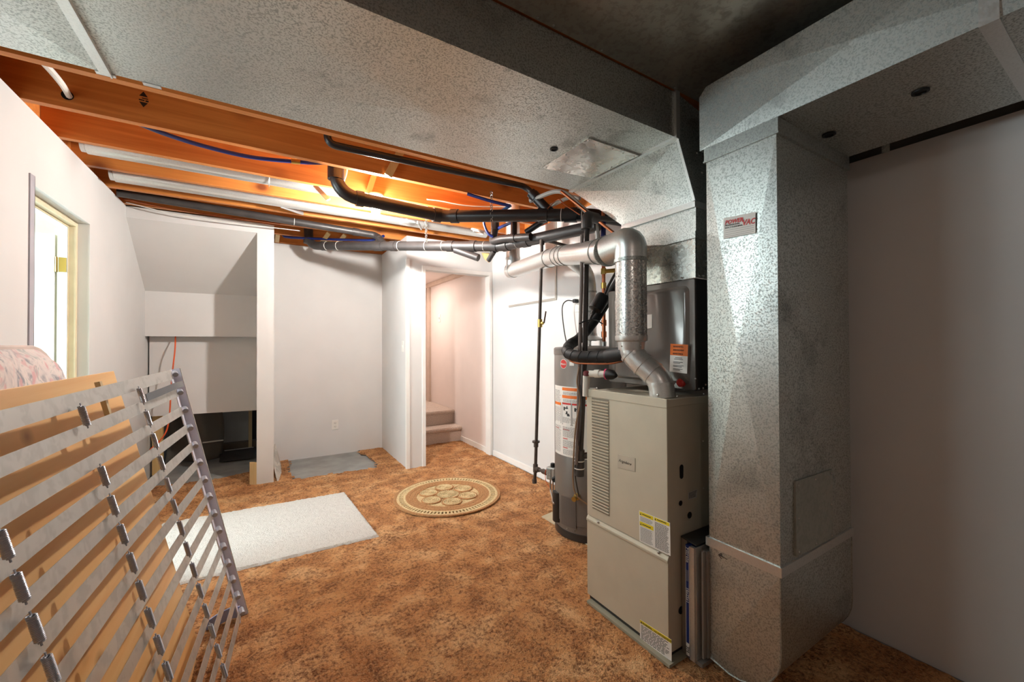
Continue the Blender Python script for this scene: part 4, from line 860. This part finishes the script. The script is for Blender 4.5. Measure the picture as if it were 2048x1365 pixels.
# PVC condensate trap on the coil
pv = thing('condensate_trap', 'white plastic condensate tee with pink collar beside the coil cabinet', 'pipe', pt(1173, 790, 2.06))
obj('upright', MB().tube([pt(1173, 752, 2.06), pt(1172, 793, 2.06)], .018, 14), PVC, pv, True)
obj('cross_arm', MB().tube([pt(1178, 748, 2.05), pt(1215, 749, 1.98)], .017, 14).tube([pt(1190, 748, 2.03), pt(1200, 748, 2.01)], .021, 14), PVC, pv, True)
obj('maroon_cap', MB().lathe([(.018, 0), (.018, .02), (.012, .024)], pt(1174, 752, 2.05), (0, 0, 1), 14), plain('maroon_plastic', (110, 44, 48), .4), pv, True)
obj('pink_collar', MB().tube([pt(1212, 749, 1.985), pt(1215, 749, 1.98)], .027, 16), PINK, pv, True)
obj('black_adapter', MB().tube([pt(1215, 749, 1.98), pt(1225, 750, 1.95), pt(1232, 752, 1.93)], [.027, .024, .010], 14), BLACK, pv, True)
# outlet, cord on the right wall
oc = thing('wall_outlet', 'white electrical outlet on the wall behind the water heater', 'outlet', (XR, 2.655, 1.58))
obj('plate', MB().box((XR-.006, 2.62, 1.57), (XR, 2.70, 1.70)), PAPER, oc, bev=.003)
obj('socket', MB().box((XR-.008, 2.645, 1.645), (XR-.005, 2.675, 1.675)).box((XR-.008, 2.645, 1.59), (XR-.005, 2.675, 1.62)), WHITEC, oc)
pg = thing('power_cord', 'black power cord plugged in behind the water heater', 'cord', (XR-.02, 2.66, 1.60))
obj('plug', MB().box((XR-.05, 2.645, 1.645), (XR-.008, 2.678, 1.678)), BLACK, pg, bev=.006)
obj('cord', MB().tube(spline([V(XR-.045, 2.66, 1.66), V(XR-.08, 2.72, 1.665), V(XR-.11, 2.74, 1.60), V(XR-.12, 2.70, 1.40), V(XR-.14, 2.62, 1.25), V(XR-.15, 2.52, 1.10)]), .005, 8), BLACK, pg, True)
# L-shaped panel edging on the right wall
e_ = thing('panel_edging', 'grey metal edging framing a wall panel near the flue', 'trim', (XR, 3.4, 1.71))
gm = plain('grey_edging', (172, 168, 160), .4, .4)
obj('bottom_edge', MB().box((XR-.010, 2.952, 1.700), (XR, 3.80, 1.722)), gm, e_); obj('side_edge', MB().box((XR-.010, 2.950, 1.722), (XR, 2.972, 2.43)), gm, e_)
# ================================================================== LAMP
lb = thing('bare_bulb', 'lit bare light bulb in a holder under the joists', 'light bulb', BULB+V(0, 0, .14))
obj('holder', MB().lathe([(.055, .14), (.055, .128), (.034, .118), (.026, .085), (.02, .07)], BULB, n=20), PVC, lb, True)
obj('bulb_glass', MB().lathe([(.013, .085), (.014, .07), (.02, .05), (.028, .028), (.031, .008), (.028, -.012), (.018, -.026), (.001, -.031)], BULB+V(0, 0, -.0), n=20), GLOW, lb, True)
# ================================================================== SWITCHES AND OUTLETS
so = thing('wall_outlet', 'white duplex outlet low on the alcove back wall', 'outlet', (.725, YB, .28))
obj('plate', MB().box((.688, YB-.006, .285), (.762, YB, .40)), PAPER, so, bev=.003)
for z in (.322, .363):
    s_ = obj('socket', MB().box((.711, YB-.0085, z-.015), (.739, YB-.005, z+.015)), WHITEC, so, bev=.002)
    obj('slots', MB().box((.717, YB-.0092, z-.004), (.7195, YB-.008, z+.008)).box((.7305, YB-.0092, z-.004), (.733, YB-.008, z+.008)).box((.723, YB-.0092, z-.012), (.727, YB-.008, z-.008)), INK, s_)
s1 = thing('light_switch', 'white light switch on the alcove side wall near the doorway', 'switch', (1.275, 4.33, 1.2))
obj('plate', MB().box((1.269, 4.295, 1.215), (1.275, 4.365, 1.335)), PAPER, s1, bev=.003); obj('toggle', MB().box((1.262, 4.322, 1.262), (1.27, 4.336, 1.292)), WHITEC, s1)
s2 = thing('light_switch', 'white light switch on the stairwell wall', 'switch', (XR-.012, 5.85, 1.64))
obj('plate', MB().box((XR-.018, 5.80, 1.64), (XR-.012, 5.875, 1.76)), PAPER, s2, bev=.003); obj('toggle', MB().box((XR-.026, 5.832, 1.685), (XR-.017, 5.846, 1.715)), WHITEC, s2)
# ================================================================== FLOOR THINGS
# round jute rug
RC = V(1.345, 3.257, 0)
jr = thing('round_rug', 'round tan jute rug with flower medallion and openwork border', 'rug', RC+V(0, 0, .004))
def annulus(r0, r1, z0, z1, n=72):
    mb = MB(); vs = []
    for k in range(n):
        q = 2*math.pi*k/n; c_, s_ = math.cos(q), math.sin(q)
        for r, z in ((r0, z0), (r0, z1), (r1, z1), (r1, z0)): vs.append(RC+V(r*c_, r*s_, z))
    return mb.add(vs, [(4*k+j, 4*((k+1) % n)+j, 4*((k+1) % n)+(j+1) % 4, 4*k+(j+1) % 4) for k in range(n) for j in range(4)])
obj('outer_braid', annulus(.425, .447, .004, .014), JUTE, jr, True); obj('rim_band', annulus(.405, .424, .004, .013), JUTEL, jr, True)
obj('inner_rim', annulus(.352, .368, .004, .013), JUTEL, jr, True)
mb = MB(); NB = 88
for k in range(NB):
    q = 2*math.pi*(k+.5)/NB; d_ = V(math.cos(q), math.sin(q), 0); t_ = V(-d_[1], d_[0], 0); mb.obox(RC+d_*.3865+V(0, 0, .0085), d_*.021, t_*.0075, V(0, 0, .0035))
sp2 = obj('openwork_loops', mb, JUTEL, jr); sp2['kind'] = 'stuff'
for i, r in enumerate(np.arange(.262, .352, .0182)): obj('braid_ring', annulus(r, r+.0172, .004, .0125+.001*(i % 2)), JUTE, jr, True)
obj('medallion_base', annulus(.002, .262, .004, .0075), JUTEL, jr, True)
def disc3(c, r, h, rings):
    mb = MB(); n = 26; vs = []; prof = []
    for k in range(rings):
        ra, rb = r*(1-k/rings), r*(1-(k+.85)/rings); prof += [(ra, h*.4), (ra-(ra-rb)*.2, h), (ra-(ra-rb)*.8, h), (max(rb, .0005), h*.4)]
    return mb.lathe(prof, c, (0, 0, 1), n)
for k in range(6):
    q = math.radians(18+60*k); c_ = RC+V(.176*math.cos(q), .176*math.sin(q), .006); obj('petal_coil', disc3(c_, .074, .011, 5), (JUTEL if k % 2 else JUTEL), jr, True); 
    obj('petal_rim', MB().ring(c_+V(0, 0, .006), dZ, .078, .0065, 28, 6), JUTE, jr, True)
obj('centre_coil', disc3(RC+V(0, 0, .006), .066, .012, 5), JUTEL, jr, True)
mb = MB()
for k in range(34):
    q = 2*math.pi*k/34; d_ = V(math.cos(q), math.sin(q), 0); mb.obox(RC+d_*.082+V(0, 0, .012), d_*.011, V(-d_[1], d_[0], 0)*.0042, V(0, 0, .003))
cl_ = obj('centre_loops', mb, JUTEL, jr); cl_['kind'] = 'stuff'
obj('centre_rim', MB().ring(RC+V(0, 0, .011), dZ, .098, .006, 32, 6), JUTE, jr, True)
# white shag rug
def shagrug():
    A_, B_, C_, D_ = V(-.63, 3.835, 0), V(.606, 3.80, 0), V(.665, 2.81, 0), V(-.60, 2.815, 0); n, m = 110, 90; mb = MB(); vs = []
    for j in range(m+1):
        for i in range(n+1):
            u, v = i/n, j/m; p = (A_*(1-u)+B_*u)*(1-v)+(D_*(1-u)+C_*u)*v
            ed_ = min(i, n-i, j, m-j); p = p+V(random.uniform(-.003, .003), random.uniform(-.003, .003), -.002 if ed_ == 0 else .010+random.uniform(-.0025, .0025)); vs.append(p)
    return mb.add(vs, [(j*(n+1)+i, j*(n+1)+i+1, (j+1)*(n+1)+i+1, (j+1)*(n+1)+i) for j in range(m) for i in range(n)])
tag(obj('white_rug', shagrug(), SHAG, None, True), 'rectangular off-white shag rug remnant lying on the brown carpet', 'rug')
# ------------------------------------------------------------------ leaning bed parts
YR = 2.332
def S(i, y):      # link spring surface: band number i, position y
    a_ = i/14; t = (YR-y)/(YR-.4)
    p1 = V(-.338+(-.091+.338)*a_, YR, 1.167+(.04-1.167)*a_); p2 = V(-.462+(-.200+.462)*a_, .4, 1.140+(.085-1.140)*a_)
    q = p1+(p2-p1)*t; q[1] = y; return q
bs = thing('bed_spring', 'grey steel link spring bed base leaning against the pine board', 'bed base', S(14, 1.4)-V(0, 0, .06))
ev = S(0, 1.4)-S(14, 1.4); ev /= np.linalg.norm(ev); nv = V(ev[2], 0, -ev[0]); nv /= np.linalg.norm(nv)   # normal towards the room
YN = .42
for i in range(15):
    a_, b_ = S(i, YN), S(i, YR-.055); hw = .0178 if i else .021
    pts_ = [lerp(a_, b_, k/8)+nv*(-.012*math.sin(math.pi*k/8)) for k in range(9)]; mb = MB(); vs = []
    for p in pts_:
        for s_, t_ in ((-1, -1), (1, -1), (1, 1), (-1, 1)): vs.append(p+ev*hw*s_+nv*.0006*t_)
    mb.add(vs, [(4*k+j, 4*(k+1)+j, 4*(k+1)+(j+1) % 4, 4*k+(j+1) % 4) for k in range(8) for j in range(4)]+[(0, 1, 2, 3), (32, 33, 34, 35)])
    obj('steel_band', mb, STEEL, bs)
foot, top = S(14.6, YR), S(-.25, YR)
rl = obj('end_rail', MB().obox((foot+top)/2+V(0, .012, 0), (top-foot)/2, V(0, .002, 0), nv*.017).obox((foot+top)/2-nv*.012-V(0, .018, 0), (top-foot)/2, V(0, .026, 0), nv*.002), RAILM, bs)
obj('rail_lip', MB().obox((foot+top)/2+V(0, .018, 0)+nv*.004, (top-foot)/2, V(0, .005, 0), nv*.016), STEEL, bs, bev=.003)
obj('end_rail', MB().obox((S(14.6, YN)+S(-.25, YN))/2, (S(-.25, YN)-S(14.6, YN))/2, V(0, .016, 0), nv*.003), RAILM, bs)
# hooks: short coils from band ends to the rail
def coilm(L, r, turns, wr, lead=.012):
    mb = MB(); ps = [V(0, 0, -L/2-lead), V(0, 0, -L/2)]
    N = int(turns*11)
    ps += [V(r*math.cos(2*math.pi*turns*k/N), r*math.sin(2*math.pi*turns*k/N), -L/2+L*k/N) for k in range(N+1)]
    ps += [V(0, 0, L/2), V(0, 0, L/2+lead)]; return mb.tube(ps, wr, 5)
hk = to_mesh('rail_hook', MB().lathe([(.0045, -.020), (.0105, -.018), (.0115, -.010), (.0115, .010), (.0105, .018), (.0045, .020), (.0045, .012), (.0045, -.012)], n=12), COILW, True)
for i in range(15):
    p = S(i, YR-.034)+nv*.006; d_ = V(-.25, 1, .22); o_ = inst('rail_hook', hk, bs, p); o_.rotation_mode = 'QUATERNION'; o_.rotation_quaternion = Vector(d_).to_track_quat('Z', 'Y')
sc_ = to_mesh('cross_spring', coilm(.050, .0062, 17, .0017, .008), COILW, True)
ew = Vector(ev).to_track_quat('Z', 'Y')
for y_, first, skip in ((1.839, 0, ()), (1.424, 0, (1,)), (1.03, 0, (0, 1)), (.66, 0, ())):
    for i in range(first, 14):
        if i in skip: continue
        o_ = inst('cross_spring', sc_, bs, S(i+.5, y_)+nv*.004); o_.rotation_mode = 'QUATERNION'; o_.rotation_quaternion = ew
# curved clips at the rail corners
cu = [S(.62, YR-.02)+nv*.02, S(.58, YR-.16)+nv*.026, S(.62, YR-.32)+nv*.018, S(.66, YR-.45)+nv*.004]
cu = spline(cu, 5); mb = MB(); vs = []
for p in cu:
    for s_, t_ in ((-1, -1), (1, -1), (1, 1), (-1, 1)): vs.append(p+ev*.013*s_+nv*.001*t_)
m_ = len(cu); mb.add(vs, [(4*k+j, 4*(k+1)+j, 4*(k+1)+(j+1) % 4, 4*k+(j+1) % 4) for k in range(m_-1) for j in range(4)]+[(0, 1, 2, 3), tuple(range(4*m_-4, 4*m_))]); obj('corner_clip', mb, DARKSTEEL, bs, True)
p0_, p1_ = at(480, 1224, Y=YR-.008), at(412, 1256, Y=YR-.03); cu = [p0_, lerp(p0_, p1_, .25)+V(0, 0, .012), lerp(p0_, p1_, .6)+V(0, 0, .012), p1_]
cu = spline(cu, 5); mb = MB(); vs = []
for p in cu:
    for s_, t_ in ((-1, -1), (1, -1), (1, 1), (-1, 1)): vs.append(p+V(0, .0, 1)*.026*s_+V(0, -1, 0)*.004*t_)
m_ = len(cu); mb.add(vs, [(4*k+j, 4*(k+1)+j, 4*(k+1)+(j+1) % 4, 4*k+(j+1) % 4) for k in range(m_-1) for j in range(4)]+[(0, 1, 2, 3), tuple(range(4*m_-4, 4*m_))]); obj('corner_brace', mb, plain('blue_grey_enamel', (164, 180, 226), .35, 0), bs, True)
# pine board
bf, bt_ = V(-.235, 0, .004), V(-.503, 0, 1.193); bn = V(bt_[2]-bf[2], 0, -(bt_[0]-bf[0])); bn /= np.linalg.norm(bn)
mb = MB().prism([V(bf[0], .35, bf[2]), V(bf[0], 2.195, bf[2]), V(bt_[0], 2.175, bt_[2]), V(bt_[0], .35, bt_[2])], -bn*.018)
tag(obj('pine_board', mb, PINE, None, bev=.002), 'large knotty pine plywood panel leaning between bed spring and mattress', 'wood panel')
tag(obj('wood_strip', MB().bar(S(0, 1.66)-nv*.03+ev*.035, S(1.2, 1.66)-nv*.03, .012, .02, (0, 1, 0)), STUD), 'small stick end poking up behind the top spring band', 'stick')
# mattress
def mattress():
    n, m = 26, 36; mb = MB(); T_ = .16; L_ = 1.98; Wd = 1.295; y1_ = 2.63; base = V(-.545, 0, .02); topd = V(-.235, 0, 1.25); topd /= np.linalg.norm(topd); nn = V(topd[2], 0, -topd[0])
    vs = []
    for side_ in (1, -1):
        for j in range(m+1):
            for i in range(n+1):
                v, u = i/n, j/m; a_, b_ = v*Wd, u*L_; rr = .17
                y_ = y1_-b_; cx_ = a_; 
                ta, tb = min(a_, Wd-a_), min(b_, L_-b_)
                if ta < rr and tb < rr:
                    dx_, dy_ = rr-ta, rr-tb; mxx = max(dx_, dy_); hyp = math.hypot(dx_, dy_); f_ = mxx/hyp if hyp else 1
                    ta, tb = rr-dx_*f_, rr-dy_*f_
                    a2 = ta if a_ < Wd/2 else Wd-ta; b2_ = tb if b_ < L_/2 else L_-tb
                else: a2, b2_ = a_, b_
                e_2 = min(min(a_, Wd-a_), min(b_, L_-b_)); puff = T_/2*(1-.45*max(0, 1-e_2/.05)**2) if e_2 < .05 else T_/2
                puff += .008*math.sin(14*a2+2*math.sin(9*b2_))*math.sin(11*b2_+3*a2) if e_2 > .03 else 0
                vs.append(base+topd*a2+V(0, y1_-b2_, 0)+nn*side_*puff-nn*T_/2)
    N = (n+1)*(m+1); fs = [(o_+j*(n+1)+i, o_+j*(n+1)+i+1, o_+(j+1)*(n+1)+i+1, o_+(j+1)*(n+1)+i) for o_ in (0, N) for j in range(m) for i in range(n)]
    bd = [j*(n+1) for j in range(m)]+[m*(n+1)+i for i in range(n)]+[j*(n+1)+n for j in range(m, 0, -1)]+[i for i in range(n, 0, -1)]
    fs += [(bd[k], bd[(k+1) % len(bd)], N+bd[(k+1) % len(bd)], N+bd[k]) for k in range(len(bd))]
    mb.add(vs, fs); return mb, [V(*vs[k]) for k in bd]
mm, edge = mattress()
mt = thing('mattress', 'floral quilted mattress leaning on the left wall behind the pine board', 'mattress', (-.62, 1.6, .0))
obj('cover', mm, FLORAL, mt, True); obj('piping', MB().tube(edge+[edge[0]], .009, 6, False), plain('pale_piping', (216, 200, 192), .7), mt, True)
# ------------------------------------------------------------------ closet and alcove clutter
ec = thing('extension_cord', 'orange extension cord hanging out of the closet panel', 'cord', at(315, 885, Y=4.95)-V(0, 0, .05))
obj('cord', MB().tube(spline([at(351, 674, Y=5.15), at(350, 700, Y=5.05), at(346, 735, Y=5.03), at(342, 780, Y=5.0), at(339, 830, Y=4.98), at(333, 862, Y=4.97), at(318, 884, Y=4.95), at(300, 900, Y=4.95)]), .006, 8), CORD, ec, True)
tag(obj('wood_offcut', MB().prism([at(499, 970, Z=0), at(513, 970, Z=0), at(513, 970, Z=0)+V(0, 0, .0), at(513, 970, Z=0)+V(0, .01, .20), at(499, 970, Z=0)+V(0, .01, .20)], (0, .035, 0)), STUD), 'short pale wood block at the foot of the closet column', 'wood block')
tlx = [V(.105, 4.72, .0), V(.175, 4.80, .0), V(.125, 5.02, .235), V(.085, 4.90, .255)]
tag(obj('broken_tile', MB().prism([at(557, 963, Z=0), at(563, 946, Z=0), at(562, 930, Y=4.95), at(551, 889, Y=5.0), at(547, 905, Y=4.85), at(548, 925, Y=4.8)], (-.012, .006, 0)), galv('scraped_board', (190, 184, 174), (140, 132, 124), .7, 0, .5, 12, .2)), 'broken grey board leaning beside the closet column in the alcove', 'board')
lx = lambda x, y, Y: at(x, y, Y=Y)
tag(obj('leaning_door_panel', MB().prism([V(lx(424, 885, 6.2)[0], 6.2, -.011), V(lx(498, 875, 6.2)[0], 6.2, -.011), lx(498, 815, 6.2), lx(424, 815, 6.2)], (0, .03, 0)), plain('dim_white_panel', (196, 198, 196), .6)), 'white panelled board standing inside the closet void', 'panel')
q_ = [lx(440, 850, 6.19), lx(480, 848, 6.19), lx(480, 838, 6.19), lx(440, 838, 6.19)]
tag(obj('closet_stud', MB().box((lx(497, 860, 6.0)[0], 6.0, -.01), (lx(504, 860, 6.0)[0], 6.08, 1.4)), STUD), 'bare wood stud inside the closet void', 'stud')
tag(obj('closet_stud', MB().box((XL+.02, 5.3, -.01), (XL+.1, 5.36, 1.4)), STRIP), 'wood stud at the left end of the closet void', 'stud')
tag(obj('sill_beam', MB().box((-.62, 6.05, -.01), (-.03, 6.15, .09)), plain('dusty_beam', (120, 106, 90), .8)), 'dusty timber on the concrete floor of the closet', 'timber')
mb = MB(); vs = []; n, m = 14, 14
for j in range(m+1):
    for i in range(n+1):
        u, v = i/n, j/m; x_ = -.92+.50*u+.03*math.sin(5*v); vs.append(V(x_, 5.62+.16*math.sin(7*u+2*v)*.35+.12*(1-v), .0+.98*v))
mb.add(vs, [(j*(n+1)+i, j*(n+1)+i+1, (j+1)*(n+1)+i+1, (j+1)*(n+1)+i) for j in range(m) for i in range(n)])
o_ = obj('plastic_sheet', mb, PLAST, None, True); sm_ = o_.modifiers.new('solid', 'SOLIDIFY'); sm_.thickness = .002
tag(o_, 'dusty translucent plastic sheet hanging in the closet void', 'plastic sheet')
tag(obj('flat_sheet', MB().prism([V(-.42, 5.52, .004), V(-.10, 5.50, .004), V(-.08, 5.95, .03), V(-.44, 5.92, .05)], (0, 0, .006)), plain('dark_sheet', (58, 52, 48), .5)), 'dark flat scrap sheet on the closet floor', 'sheet')
tag(obj('white_stick', MB().tube([lx(405, 886, 5.6), lx(446, 881, 5.7)], .008, 8), PVC, None, True), 'thin white stick lying across the closet floor', 'stick')
tag(obj('metal_strip', MB().bar(lx(450, 902, 5.5), lx(506, 895, 5.75), .02, .006), GALVS), 'shiny metal strip on the closet floor scraps', 'metal strip')
